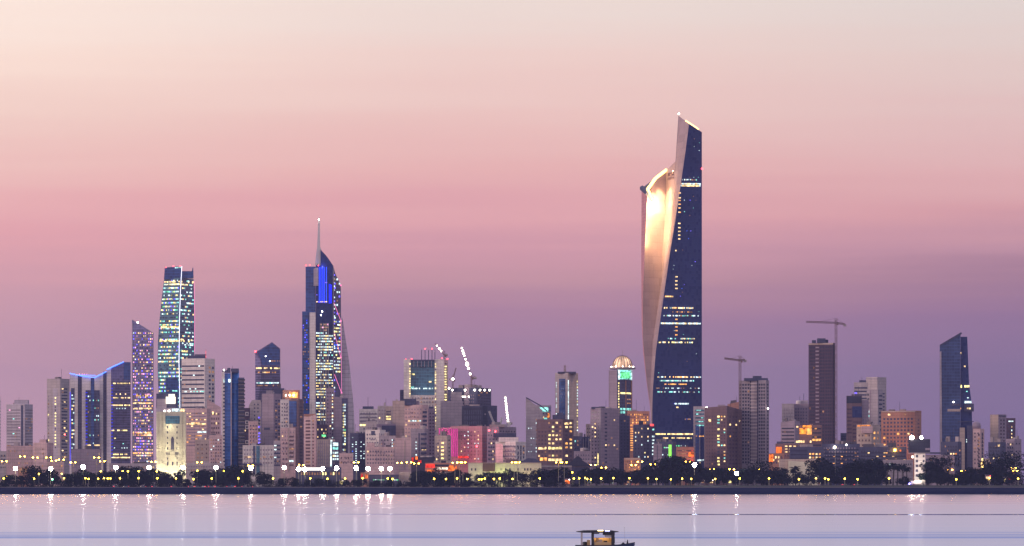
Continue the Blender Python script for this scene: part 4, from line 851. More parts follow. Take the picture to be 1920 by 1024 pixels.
def ribbed(label, x0, x1, top, c, Y, base, groups, side):
    T = B(label, x0, x1, top, Y, base, c=c, a=22, name='apartment_tower', cat='tower')
    h = 1.0
    for (a0, a1, n) in groups: T.grid('L', a0, a1, top+5, 870, n, int((870-top)/6.4), .6, .55, {'dimwarm':.015,'cool':.006}, dark='dark', name='window')
    T.grid('R', c+1.5, x1-1, top+5, 870, side, int((870-top)/6.4), .5, .5, {}, dark='dark')
    return T
b = ribbed('tall unfinished slate tower with ribbed window columns beside the smaller crane', 1385, 1442, 713, 1436, 4200, 'grey', ((1386,1406,4),(1422,1435,3)), 1)
for k in range(24): b.put('L', 1408, 1420, 718+k*6.4, 720.2+k*6.4, 'pale', 'balcony', 2.6)
b.put('L', 1406.5, 1408, 713, 870, 'dark', 'recess', .6).put('L', 1420, 1421.6, 713, 870, 'dark', 'recess', .6).part('plant_room', 1396, 1440, 709, 714, 4, 12, 'slate').part('plant_room', 1412, 1428, 705, 710, 6, 8, 'slate').ball('lamp', 1440, 766, -1, .8, 'small_lamp').done()
b = B('pale low block with a white round turret left of the tallest dark tower', 1466, 1489, 757, 4450, 'duskwhite'); b.grid('F', 1468, 1487, 765, 830, 4, 10, .3, .4, {}, dark='grey').done()
b = B('mauve block with water tank turret behind the orange-lit terraces', 1488, 1516, 757, 4470, 'mauve')
c_ = XZ(1497, 760, 4474); MB().lathe((c_.x, c_.y, c_.z-4), [(2.8, 0), (2.8, 8.5), (1.8, 9.5)], 14).build('water_tank', 'white', b.root, smooth=True)
b.part('upper_storey', 1501, 1515, 751, 758, 5, 8, 'duskwhite').line('antenna', [(1507,751),(1507,738)], 8, .35, 'slate').grid('F', 1490, 1514, 764, 830, 5, 11, .45, .35, {'cool':.04}, dark='slate').roof(1).done()
b = ribbed('tallest dark ribbed tower on the right beside the tall crane', 1516, 1566.5, 643, 1561, 4400, 'maroon', ((1517.5,1528,3),(1537,1546,2),(1547,1560,3)), 2)
for k in range(30): b.put('L', 1530, 1536, 650+k*7, 652.5+k*7, 'mauve', 'balcony', 2.6)
b.put('L', 1516.5, 1562, 643, 646, 'tan', 'parapet', 1.4).part('plant_room', 1533, 1548, 634.5, 643, 4, 10, 'slate').part('plant_room', 1523, 1530, 638, 643, 6, 6, 'slate').part('plant_room', 1548, 1553, 637, 643, 6, 5, 'dark').done()
b = B('terraced apartment block with glowing orange penthouse', 1498, 1541, 797, 4120, 'brown', name='apartment_block')
b.put('F', 1499, 1512, 803, 814, 'orange', 'lit_terrace', 1.6).put('F', 1505, 1522, 797.5, 802, 'orange', 'lit_terrace', 1.0).put('F', 1512.5, 1522, 803, 815, 'amber', 'lit_terrace', 1.2).bands('F', 1523, 1540, 800, 870, 9, .4, 'dark', lit={'amber':.1}, seg=4).row('F', 1492, 1522, 828, 4, 7, {'warm':.5}).row('F', 1523, 1540, 825, 4, 3, {'amber':.6}).grid('F', 1500, 1521, 835, 870, 5, 4, .4, .4, {'dimwarm':.1}, dark='dark').light(1510, 808, -8, 3000, (1,.5,.15), .3).done()
b = B('dark stepped block left of the orange penthouse terraces', 1464, 1500, 790, 4180, 'mauve', c=1490, a=22, prof=[((792,788,790),1464,1500)]); b.bands('L', 1466, 1489, 800, 840, 6, .35, 'dark', lit={'dimwarm':.05}).roof(4).done()
b = B('low terrace building with glowing orange walls and lit windows', 1454, 1496, 832, 4060, 'brown'); b.put('F', 1455, 1466, 838, 850, 'orange_glow', 'lit_wall', .8).grid('F', 1470, 1494, 834, 850, 3, 3, .55, .4, {'warm':.5,'amber':.3}, dark='dark').part('roof_room', 1457, 1468, 828, 833, 2, 6, 'slate').light(1462, 848, -8, 1800, (1,.4,.15), .3).done()
b = B('small narrow building glowing orange at the left of the terraces', 1442, 1470, 850, 3960, 'orange_wall', depth=12); b.put('F', 1442, 1450, 852, 866, 'orange_glow', 'lit_wall', .8).grid('F', 1452, 1468, 854, 868, 3, 2, .5, .6, {'warm':.6}, dark='brown').row('F', 1443, 1452, 863, 3, 2, {'warm':.8}).done()
b = B('wide dark low-rise with clusters of warm windows behind the pale blank wall', 1480, 1545, 838, 4000, 'slate', depth=16); b.grid('F', 1516, 1540, 848, 868, 4, 3, .6, .5, {'warm':.35,'pinklit':.12,'amber':.2}, dark='dark').bands('F', 1482, 1514, 842, 870, 4, .3, 'dark').roof(3, hmax=3).done()
b = B('pale blank-walled hall behind the palm trees', 1458, 1537, 868, 3780, 'cream', prof=[((864,868),1478,1537)], depth=16); b.put('F', 1522, 1522.6, 869, 896, 'tan', 'joint', .4).part('side_wing', 1462, 1486, 861, 900, 6, 12, 'tan').part('side_wing', 1486, 1536, 861, 868, 8, 12, 'tan').done()
b = B('long dark low-rise row with a few bright lamps right of the tallest dark tower', 1541, 1612, 832, 4100, 'slate', depth=18); b.bands('F', 1543, 1610, 840, 872, 5, .3, 'dark', lit={'dimwarm':.08,'amber':.05}, seg=18).ball('lamp', 1565, 839, -2, 1.5, 'small_lamp').ball('lamp', 1587, 834, -2, .8, 'small_lamp').roof(6, hmax=4).done()
b = B('small dark tower box behind the long dark low-rise row', 1576, 1587, 812, 4500, 'slate'); b.bands('F', 1577, 1586, 816, 840, 5, .4, 'dark').done()
b = B('mauve block with banded floors left of the tall blank white tower', 1601, 1628, 717, 4550, 'pale'); b.bands('F', 1602, 1626, 724, 790, 10, .42, 'slate', lit={'dimwarm':.04}, seg=6).part('plant_room', 1612, 1624, 713, 718, 4, 8, 'slate').row('F', 1602, 1607, 737, 3, 1, {'violet':1}).line('antenna', [(1616,713),(1616,706)], 6, .2, 'dkmetal').done()
b = B('tall blank white tower with a darker right-hand side', 1624, 1662, 707, 4600, 'pale', c=1645, a=32, name='tower'); b.put('L', 1626, 1645, 708.5, 712, 'duskwhite', 'parapet', .8).grid('R', 1652, 1660, 735, 790, 1, 9, .6, .4, {}, dark='slate').done()
b = B('pale slab with lit teal windows on its left in front of the blank white tower', 1625, 1655, 730, 4480, 'duskwhite', c=1646, a=24); b.grid('L', 1625.5, 1630, 736, 800, 1, 8, .9, .5, {'teal':.5,'cool':.2}).put('L', 1631.5, 1633, 732, 810, 'mauve', 'joint', .5).bands('R', 1648, 1654, 738, 810, 9, .4, 'slate').done()
b = B('block with a large dark screen-like glass top in front of the banded mauve block', 1587, 1629, 742, 4300, 'brown', prof=[(742,1587,1616)])
b.put('F', 1587.5, 1615.5, 743, 756, 'dark', 'parapet_panel', .8).put('F', 1598, 1616, 762, 783, 'navy', 'glass_panel', 1).bands('F', 1588, 1597, 764, 815, 7, .4, 'maroon').part('side_wing', 1615, 1629, 750, 800, 3, 10, 'mauve').bands('F', 1599, 1615, 788, 830, 6, .4, 'maroon', lit={'dimwarm':.1}, seg=3).roof(1, hmax=2).done()
b = B('tan mid-rise with an orange-lit roof terrace below the blank white tower', 1606, 1650, 796, 4180, 'tan', c=1634, a=24); b.put('L', 1608, 1632, 797, 799.5, 'orange', 'lit_terrace', 1.2).part('penthouse', 1615, 1636, 799, 812, -1, 5, 'pinkish').grid('L', 1608, 1633, 812, 858, 4, 5, .4, .4, {'dimwarm':.1}, dark='brown').grid('R', 1636, 1649, 806, 858, 2, 5, .4, .4, {'amber':.3,'dimwarm':.2}, dark='brown').roof(2).done()
def hotel():
    T = B('orange-pink hotel block with a regular grid of square windows', 1652, 1727.5, 770, 4350, 'orange_wall', c=1716, a=22, name='hotel')
    T.grid('L', 1655, 1713, 782, 845, 9, 9, .55, .5, {'amber':.03,'warm':.04}, dark='slate', name='window').row('L', 1655, 1714, 777, 3, 12, {'dimwarm':.5,'warm':.2}).put('L', 1653, 1716, 770.5, 772.5, 'tan', 'parapet', 1.4)
    T.grid('R', 1718, 1726, 784, 845, 1, 9, .35, .4, {}, dark='brown').light(1680, 850, -16, 9000, (1,.42,.28), .4).light(1655, 840, -14, 3000, (1,.42,.28), .4).roof(2, hmax=2).done()
hotel()
b = B('low dark buildings with rooftop clutter and warm lamps below the hotel', 1612, 1700, 838, 4060, 'slate', depth=18); b.bands('F', 1614, 1698, 846, 872, 4, .3, 'dark', lit={'amber':.1,'warm':.06}, seg=20).ball('lamp', 1678, 844, -2, 1.2, 'yellow_lamp').row('F', 1676, 1690, 845, 3, 4, {'orange_glow':.8}).roof(7, hmax=5).done()
b = B('dim grey flat-roofed hall behind the palms left of the white striped tower', 1655, 1712, 862, 3850, 'grey', depth=14); b.put('F', 1668, 1669, 868, 880, 'cool', out=.8).grid('F', 1684, 1710, 866, 884, 6, 2, .5, .3, {}, dark='dark').done()

def right_tower():
    T = Bld('tower', 'dark glass tower with a slanted peak and projecting lit ledges at far right', 'tower', 4450, [(650,1762,1826)], mat=None)
    T.poly('glass_facade', [(1762,649),(1801,624.5),(1801,905),(1762,905)], 0, 26, 'deepgl')
    T.poly('right_face', [(1801.2,631.5),(1813.5,631.5),(1817,720),(1822,757),(1825,905),(1801.2,905)], 2, 24, 'navy')
    T.poly('roof_blade', [(1762,649),(1762,646.5),(1802,623),(1804,625),(1801,628)], -1, 3, 'slate')
    T.poly('side_strip', [(1762.2,660),(1765,658),(1767,905),(1762.2,905)], -.5, .4, 'duskwhite')
    T.put('F', 1776, 1800, 757, 761, 'slate', 'ledge', 6).put('F', 1776, 1800.5, 767, 771.5, 'tan', 'ledge', 7); T.poly('ledge', [(1808,757),(1826,757),(1826,771.5),(1808,771.5)], -3, 8, 'slate')
    T.C = T.C-T.dR*1.2
    T.row('F', 1778, 1800, 754, 4, 5, {'cool':.7,'teal':.2}).row('F', 1808, 1822, 754, 4, 3, {'cool':.7}).row('F', 1778, 1802, 766, 2.6, 8, {'amber':1}).ball('lamp', 1788, 754, -4, .8, 'small_lamp')
    T.C = T.C-T.dR*3; T.row('F', 1809, 1824, 766, 3, 4, {'warm':1}); T.C = T.C+T.dR*3
    T.row('F', 1790, 1796, 662.5, 3.6, 1, {'warm':1}).row('F', 1799, 1803, 662.5, 3.6, 1, {'warm':1}).row('F', 1790, 1814, 687, 2.6, 7, {'warm':.5,'teal':.3}).row('F', 1799, 1804, 724.5, 5, 1, {'yellow':1}).row('F', 1808, 1818, 724.5, 4, 2, {'yellow':1}).row('F', 1808, 1818, 734, 1.8, 3, {'teal':.6}).row('F', 1810, 1820, 746, 1.8, 3, {'cool':.4})
    T.bands('F', 1768, 1800, 660, 750, 14, .14, 'winb')
    T.grid('F', 1766, 1799, 655, 750, 9, 16, .4, .25, {'dimwarm':.05,'teal':.02}, dark=None)
    T.put('F', 1780, 1788, 802, 905, 'duskwhite', 'pier', 3).put('F', 1799.5, 1809, 802, 905, 'tan', 'pier', 6).put('F', 1776, 1826, 790, 791.2, 'slate', 'ledge', 2)
    T.put('F', 1813, 1825, 798, 905, 'slate', 'pier', 5.4)
    T.C = T.C-T.dR*2.4; T.grid('F', 1811, 1815.5, 815, 842, 1, 7, .7, .5, {'cool':.6}, dark=None); T.done()
right_tower()
b = B('slate apartment block with a few lit windows in front of the slanted-peak tower', 1764, 1803, 828, 4120, 'slate', name='apartment_block', c=1796, a=22); b.grid('L', 1776, 1795, 834, 868, 4, 5, .5, .4, {'warm':.12,'orange':.1}, dark='dark').roof(3).done()
b = B('pinkish low block behind the bushy trees at far right', 1730, 1790, 853, 3950, 'mauve', depth=14); b.part('roof_slab', 1730, 1765, 848, 851, 0, 12, 'slate').grid('F', 1733, 1788, 858, 875, 6, 2, .35, .45, {'warm':.15,'dimwarm':.2}, dark='slate').done()
b = B('pinkish tower with a rounded rooftop right of the slanted-peak tower', 1824, 1845.5, 804, 4300, 'pinkish', name='apartment_tower', c=1838, a=24)
c_ = XZ(1831, 804, 4308); MB().lathe((c_.x, c_.y, c_.z), [(4.6, 0), (4.6, 4), (3.8, 6.5), (1.6, 8)], 16).build('roof_drum', 'mauve', b.root, smooth=True)
b.grid('L', 1833, 1838, 812, 868, 1, 8, .6, .45, {'dimwarm':.1}, dark='maroon').grid('R', 1839.5, 1844.5, 812, 868, 1, 8, .6, .45, {}, dark='maroon').done()
b = B('two-tone block with tan left face and maroon right face at far right', 1856.5, 1887, 777, 4400, 'mauve', c=1872, a=34, name='apartment_tower'); b.put('L', 1857, 1872, 778, 900, 'tan', 'cladding', .4).put('R', 1873, 1886, 779, 781, 'slate', 'parapet', .8).grid('R', 1874, 1885, 785, 830, 2, 7, .4, .5, {'dimwarm':.03}, dark='maroon').done()
b = B('purple-brown narrow tower with one lit strip near its top at far right', 1887, 1904, 784, 4450, 'maroon', name='apartment_tower'); b.put('F', 1891, 1900, 789, 791, 'cool', out=.8).grid('F', 1895, 1899, 797, 850, 1, 8, .4, .4, {'warm':.4,'cool':.2}, dark='dark').done()
b = B('slate lower block with blue tinge beneath the two-tone block', 1853, 1886, 829, 4200, 'slate', c=1876, a=22); b.grid('L', 1856, 1875, 836, 870, 4, 5, .35, .4, {'warm':.12}, dark='dark').row('L', 1871, 1875, 835, 4, 1, {'warm':1}).roof(2).done()
b = B('mauve block standing under the purple-brown narrow tower at the right edge', 1886, 1915, 823, 4220, 'mauve', c=1902, a=26); b.grid('L', 1889, 1901, 830, 870, 3, 6, .3, .45, {'warm':.12,'dimwarm':.1}, dark='slate').roof(2).done()
b = B('small tan block at the right edge of the skyline', 1843, 1856, 860, 4100, 'tan'); b.grid('F', 1845, 1855, 864, 880, 2, 3, .4, .4, {}, dark='brown').done()

def billboard_tower():
    T = Bld('billboard_tower', 'narrow brightly lit white building with a grey billboard box and floodlights on top', 'building', 3640, [(850,1714.5,1735)], mat='white', depth=9)
    for k in range(5):
        y = 855.5+k*9
        T.put('F', 1717, 1721.5, y-2.4, y+2.4, 'win').put('F', 1730, 1733.5, y-2.2, y+2.2, 'win')
    T.part('plinth', 1708, 1727, 902, 907, -5, 4, 'white').part('billboard', 1705, 1744, 823.5, 849, -1, 9, 'dark').part('board_edge', 1704.5, 1744, 849.2, 850, -2, 10, 'duskwhite').part('board_panel', 1735, 1743.5, 840.5, 844, -1.5, .4, 'mauve')
    for x in (1709.5, 1727.5):
        T.line('lamp_post', [(x, 824), (x, 820)], 0, .12, 'metal'); T.ball('lamp', x, 820.5, -.5, 1.9 if x < 1720 else 1.3, 'board_lamp')
    T.part('lamp', 1710, 1712.3, 855, 858.5, -1, 1, 'small_lamp')
    for x, y, e in ((1719,899,2600),(1731,899,2600),(1724,880,2200),(1724,862,1500)): T.light(x, y, -7, e, (1,.93,.8), .25)
    T.ball('blue_floodlight', 1705, 907, -6, .9, 'blue_flood').done()
billboard_tower()

# ---------------------------------------------------------------- the low waterfront buildings
def museum():
    T = B('long low cream building with small arched windows washed by green-yellow light', 878, 1015, 868, 3780, 'cream', depth=20, name='museum')
    T.put('F', 905, 928, 868.5, 884, 'roof_clay', 'brown_screen', 1.6).put('F', 878, 1015, 867.5, 869, 'tan', 'cornice', 1)
    for x in (884.5,891.5,948,956,971,984,989.5,995): T.put('F', x-1.3, x+1.3, 878, 882.5, 'win', 'window', .6)
    for x in (939,941): T.put('F', x-.4, x+.4, 878, 882, 'win', 'window', .6)
    T.part('roof_room', 949, 971, 861, 868, 4, 8, 'brown').part('roof_room', 978, 1012, 864, 868, 5, 9, 'slate')
    T.poly('roof', [(976,866),(990,859),(1004,860),(1014,867)], 6, 10, 'slate')
    for x, e, c_ in ((885,500,(1,.85,.4)),(932,2600,(.8,1,.25)),(946,2600,(.8,1,.25)),(905,1200,(.9,1,.35)),(975,1100,(1,.85,.3)),(1000,900,(1,.7,.3))): T.light(x, 893, -7, e, c_, .25)
    T.done()
museum()
b = B('long dim mauve wing right of the cream museum building', 1015, 1072, 876, 3800, 'mauve', depth=16); b.part('roof_slab', 1015, 1072, 873, 876, -1, 14, 'pale').grid('F', 1020, 1070, 880, 895, 7, 1, .3, .5, {'dimwarm':.3,'orange':.1}, dark='brown').done()
def tent_hall():
    T = Bld('tent_hall', 'dark hall with a broad pyramidal tent-like roof and finial', 'hall', 3820, [(874,1062,1106)], mat='slate', depth=24)
    T.poly('roof', [(1058,875),(1070,866),(1079,859.5),(1083,857),(1087,859.5),(1096,866),(1110,875)], -1, 26, 'dark')
    T.poly('roof', [(1074,862),(1082,855.5),(1085,855.5),(1093,862)], 4, 10, 'dark'); T.ball('lamp', 1073, 887, -2, .7, 'orange')
    T.put('F', 1060, 1108, 874, 876, 'brown', 'eaves', 1.6).done()
tent_hall()
def red_restaurants():
    T = B('dark restaurant block with glowing red and orange walls behind the lamp posts', 771, 816, 857, 3860, 'dark', depth=16, name='restaurant', cat='restaurant')
    T.put('F', 772, 776, 858, 866, 'red_glow', 'lit_wall', .8).put('F', 779, 783, 856, 862, 'orange_glow', 'lit_wall', 1).put('F', 784, 790, 863, 868, 'red_glow', 'lit_wall', .8).roof(2, hmax=2).light(778, 868, -6, 900, (1,.2,.08), .2).done()
    T = B('restaurant with a bright white lettered sign and red lit walls', 797, 862, 868, 3820, 'orange_wall', depth=14, name='restaurant', cat='restaurant')
    for i, w in enumerate((2.2,1.2,2,1.6,2.4,1.4,2,2.6,1.8)): T.put('F', 819+i*2.4, 819+i*2.4+w*.8, 876.5, 880.5, 'lantern', 'sign_letter', .8)
    T.put('F', 798, 815, 870, 877, 'red_glow', 'lit_wall', .7).put('F', 801, 814, 881, 886, 'orange_glow', 'lit_wall', .7).put('F', 840, 856, 873, 883, 'orange_glow', 'lit_wall', .6).put('F', 815.5, 842, 871, 875, 'dark', 'fascia', 1.2)
    T.part('roof_room', 827, 836, 864, 868, 2, 6, 'dark').light(806, 878, -6, 900, (1,.2,.08), .2).light(850, 880, -6, 900, (1,.3,.1), .2).roof(2, hmax=2).done()
red_restaurants()
for lb, x0, x1, y0 in (('small pale ribbed box building among the lamps, left of the red restaurants', 749, 771, 885), ('pale ribbed box building right of the red restaurants fronting the shore belt', 815, 847, 885), ('low pale wall building joining the ribbed box on its left', 788, 815, 886)):
    b = B(lb, x0, x1, y0, 3700, 'pale', depth=8, name='pavilion', cat='pavilion')
    for k in range(4): b.put('F', x0+.3, x1-.3, y0+2+k*3.2, y0+2.6+k*3.2, 'tan', 'joint', .3)
    b.done()
b = B('red-lit low shop front just left of the small pale ribbed box', 676, 692, 886, 3700, 'orange_wall', depth=8, name='shop', cat='shop'); b.put('F', 677, 680, 889, 896, 'red_glow', 'lit_wall').put('F', 685, 690, 890, 897, 'orange_glow', 'lit_wall').done()
b = B('long low waterfront shed with white lamps under its roof', 692, 748, 890, 3690, 'slate', depth=8, name='shop', cat='shop')
for k in range(16): b.put('F', 700+k*3, 701.3+k*3, 899, 901, 'cool' if k%3 else 'greenlit', 'lamp', .8)
b.done()
b = B('dark long arcade with a glaring white lit canopy between the floodlights', 555, 640, 876, 3720, 'slate', depth=10, name='arcade', cat='arcade')
b.put('F', 563, 605, 877.5, 881.5, 'arcade_light', 'lit_canopy', 1).grid('F', 558, 638, 884, 892, 16, 1, .5, .7, {'yellow':.3,'dimwarm':.3}, dark='dark').done() if 'arcade_light' in MATS else None
b = B('low orange-lit kiosk beside the leftmost floodlights', 34, 54, 877, 3760, 'orange_wall', depth=8, name='kiosk', cat='kiosk'); b.put('F', 36, 52, 878.5, 886, 'dimwarm', 'lit_wall').done()
b = B('long low pink wall building under the highway lamps at the left', 62, 120, 866, 4150, 'pinkish', depth=12); b.grid('F', 64, 118, 870, 885, 12, 2, .4, .4, {'dimwarm':.3,'amber':.1}, dark='tan').roof(2, hmax=3).done()
b = B('long pale low-rise behind the trees between the slim speckled tower and the cream tower', 205, 292, 869, 4050, 'duskwhite', depth=14); b.grid('F', 207, 290, 873, 885, 18, 2, .5, .35, {'dimwarm':.2,'warm':.1}, dark='mauve').roof(3, hmax=2).done()
b = B('long pale low-rise at the tree tops right of the cream tower', 350, 420, 868, 4000, 'pale', depth=14); b.grid('F', 352, 418, 872, 885, 14, 2, .45, .4, {'dimwarm':.2,'cool':.1}, dark='mauve').roof(3, hmax=3).done()

# ---------------------------------------------------------------- cranes
def lattice(m, a, b, w, n, r=.16):
    a = Vector(a); b = Vector(b); d = (b-a).normalized(); u = d.cross(Vector((0,1,0))); u = u.normalized() if u.length > .1 else Vector((1,0,0)); v = d.cross(u)
    cs = [(u*i+v*j)*w/2 for i, j in ((-1,-1),(1,-1),(1,1),(-1,1))]
    for c in cs: m.bar(a+c, b+c, r)
    for k in range(n):
        p = a.lerp(b, k/n); q = a.lerp(b, (k+1)/n)
        for i in range(4): m.bar(p+cs[i], q+cs[(i+1)%4], r*.7); m.bar(p+cs[i], p+cs[(i+1)%4], r*.7)
def crane(label, Y, mx, y_base, y_top, tip, tail, mat='crane', lamps=(), group=None, w=1.8, r=.2):
    """mast at mx; jib to the pixel `tip`; counter-jib to `tail`"""
    base = XZ(mx, y_base, Y); root = empty('tower_crane', base); tag(root, label, 'crane', group)
    top = XZ(mx, y_top, Y); m = MB(); lattice(m, base, top, w, 18, r); m.build('mast', mat, root)
    T = XZ(tip[0], tip[1], Y); C = XZ(tail[0], tail[1], Y); hub = top+Vector((0,0,-5))
    m = MB(); lattice(m, hub, T, w*.8, 16, r*.9); m.build('jib', mat, root)
    m = MB(); lattice(m, hub, C, w*.8, 5, r*.9); m.build('counter_jib', mat, root)
    MB().box(C+Vector((0,0,-1.2)), (3.2, 2, 2.6)).build('counterweight', 'concrete', root)
    MB().box(hub+Vector((1.6,-1.5,-1.2)), (2, 2, 2.4)).build('cab', mat, root)
    m = MB(); m.bar(top, hub.lerp(T, .65), r*.5); m.bar(top, C, r*.5); m.build('tie_cable', mat, root)
    for t, rr in lamps: MB().ball(hub.lerp(T, t)+Vector((0,-1.6,0)), rr, n=8, k=4).build('lamp', 'small_lamp', root)
    return root
crane('dark tower crane over the ribbed slate tower, its long arm pointing left', 4196, 1387.5, 880, 667, (1358,672), (1397,675), w=2.2, r=.3)
crane('tallest tower crane, standing against the tallest dark ribbed tower', 4396, 1567.5, 880, 597, (1511,603.5), (1584,608), w=2.2, r=.3)
crane('slim crane with two lamps behind the white bank tower', 4640, 833, 720, 658, (816,644), (837,664), lamps=((.35,1.0),(.55,1.2),(.8,.8)), w=1.4, r=.22)
crane('small luffing crane with a single lamp between the bank tower and the construction tower', 4560, 849, 740, 704, (855,690), (844,710), lamps=((.05,1.4),), w=1.4, r=.22)
crane('luffing crane whose steep arm carries a chain of bright white lamps', 4556, 884, 735, 700, (865.5,651), (891,707), lamps=((.12,1.3),(.3,1.2),(.42,1.7),(.47,1.5),(.6,.9),(.72,.8),(.8,1.3),(.88,1.1),(.97,.9)), w=1.6, r=.24)
crane('crane with a nearly vertical glaring lit arm over the brown-grey block', 4300, 953, 815, 786, (947,741), (958,792), 'whitemetal', lamps=tuple((.1+.1*i, .95) for i in range(9)), w=2.2, r=.32)
crane('short pale crane arm leaning left of the brightly lit crane', 4300, 930, 805, 795, (917,771), (936,800), 'whitemetal', w=2, r=.34)
crane('stubby pale crane arm between the leaning and the lit cranes', 4305, 936, 805, 797, (941,783), (931,801), 'whitemetal', w=2, r=.34)

# ---------------------------------------------------------------- trees
def leafmat(name, c1, c2):
    m = newmat(name); g = G(m); p = g.pos(); c = g.mix(g.noise(p, .35, 3), c1, c2); c = g.mix(g.math('MULTIPLY', g.noise(p, 2.5, 2), .6), c, tuple(q*.4 for q in c1))
    b = g.n('ShaderNodeBsdfPrincipled'); g.l(c, b.inputs['Base Color']); b.inputs['Roughness'].default_value = .9; b.inputs['Specular IOR Level'].default_value = .03; g.out(b.outputs[0])
leafmat('leaf', (.006,.011,.012), (.012,.022,.014)); leafmat('palm_leaf', (.010,.018,.013), (.02,.03,.018)); plain('bark', (.05,.04,.035), .9)
def crown_mesh(seed, blobs, nleaf, size, mat='leaf'):
    rg = random.Random(seed); v = []; f = []
    for (c, r, share) in blobs:
        for _ in range(int(nleaf*share)):
            while True:
                d = Vector((rg.uniform(-1,1), rg.uniform(-1,1), rg.uniform(-1,1)))
                if .05 < d.length <= 1: break
            d = d.normalized()*(d.length**.45)
            p = Vector(c)+Vector((d.x*r[0], d.y*r[1], d.z*r[2])); s = size*rg.uniform(.5, 1.3)
            a = Vector((rg.gauss(0,1), rg.gauss(0,1), rg.gauss(0,.7))).normalized(); b = a.cross(Vector((rg.gauss(0,1), rg.gauss(0,1), rg.gauss(0,1)))).normalized()
            i = len(v); v += [p-a*s, p+b*s*.45, p+a*s, p-b*s*.45]; f.append((i, i+1, i+2, i+3))
    me = bpy.data.meshes.new('crown'); me.from_pydata([tuple(q) for q in v], [], f); me.materials.append(MATS[mat]); me.update(); return me
def blobs(seed, n, W, Hh, base):
    rg = random.Random(seed); out = []
    for k in range(n):
        t = rg.random(); r = rg.uniform(.2, .38)*W
        out.append(((rg.uniform(-.42,.42)*W*(1-.5*t), rg.uniform(-.35,.35)*W, base+(Hh-base)*(.2+.68*t)), (r, r, r*rg.uniform(.55,.9)), rg.uniform(.6,1.2)/n))
    return out
def proto_tree(kind, seed):
    """unit heights: about 10 m"""
    rg = random.Random(seed); parts = []
    tr = MB()
    if kind == 'palm_tree':
        P = [Vector((0,0,-1))]
        for k in range(6): P.append(P[-1]+Vector((rg.uniform(-.12,.2), rg.uniform(-.1,.1), 1.55)))
        for k, (a, b) in enumerate(zip(P, P[1:])): tr.bar(a, b, .34-.02*k, n=7, r2=.32-.02*k)
        top = P[-1]; m = MB()
        for k in range(26):
            an = 2*math.pi*k/26+rg.uniform(-.1,.1); el = rg.uniform(-.2, 1.1); L = rg.uniform(2.4, 3.2); prev = top; d = Vector((math.cos(an)*math.cos(el), math.sin(an)*math.cos(el), math.sin(el)))
            for j in range(6):
                nx = prev+d*L/6; side = d.cross(Vector((0,0,1))).normalized(); w = .55*(1-abs(j-2)/5)
                for s in (-1, 1):
                    m.add([prev, nx, nx+side*s*w+Vector((0,0,-w*.7)), prev+side*s*w*.8+Vector((0,0,-w*.6))], [(0,1,2,3)])
                prev = nx; d = (d+Vector((0,0,-.28))).normalized()
        return tr, m, 'palm_leaf'
    h = rg.uniform(3, 4.2) if kind != 'shrub' else .8
    tr.bar((0,0,-1), (rg.uniform(-.2,.2),0,h), .42 if kind != 'shrub' else .15, n=7, r2=.26 if kind != 'shrub' else .1)
    for k in range(5 if kind != 'shrub' else 3):
        an = rg.uniform(0, 6.28); L = rg.uniform(2, 3.4) if kind != 'shrub' else 1.2
        tr.bar((0,0,h*rg.uniform(.6,1)), (math.cos(an)*L*.7, math.sin(an)*L*.7, h+L*.9), .2 if kind != 'shrub' else .07, n=5, r2=.06)
    return tr, None, 'leaf'
PROTO = {}
def make_proto(key, kind, seed, spec, nleaf, size):
    tr, cm, lm = proto_tree(kind, seed)
    tm = bpy.data.meshes.new('trunk'); tm.from_pydata([tuple(v) for v in tr.v], [], tr.f); tm.materials.append(MATS['bark']); tm.update()
    if cm: me = bpy.data.meshes.new('crown'); me.from_pydata([tuple(v) for v in cm.v], [], cm.f); me.materials.append(MATS[lm]); me.update()
    else: me = crown_mesh(seed, spec, nleaf, size, lm)
    PROTO[key] = (kind, tm, me)
for k in range(5): make_proto('t%d' % k, 'leafy_tree', 20+k, blobs(20+k, 9+k, 9.5+k*.6, 10.2, 1.8), 2300, .55)
make_proto('w0', 'leafy_tree', 41, blobs(41, 12, 13, 10.2, 4.2), 1300, .4)
make_proto('w1', 'leafy_tree', 47, blobs(47, 9, 8, 10.2, 3.2), 900, .36)
for k in range(3): make_proto('s%d' % k, 'shrub', 60+k, blobs(60+k, 8, 10, 4.2, .1), 1000, .4)
for k in range(2): make_proto('p%d' % k, 'palm_tree', 70+k, None, 0, 0)
def plant(key, px, Y, ytop, sx=1.0, label=None, group=None):
    kind, tm, me = PROTO[key]; base = XZ(px, 905, Y); base.z = 6.2 if Y < 3545 else gz(px)
    full = {'leafy_tree': 10.2, 'shrub': 4.2, 'palm_tree': 9.6}[kind]
    h = max(H+(HZ-ytop)*K*Y-base.z, 2.0); s = h/full
    r = empty(kind, base); r.rotation_euler = (0, 0, (px*7.3) % 6.28); r.scale = (s*sx, s*sx, s)
    tag(r, label, 'palm tree' if kind == 'palm_tree' else ('shrub' if kind == 'shrub' else 'tree'), group)
    for n, m in (('trunk', tm), ('crown', me)):
        o = bpy.data.objects.new(n, m); col.objects.link(o); o.parent = r
    return r
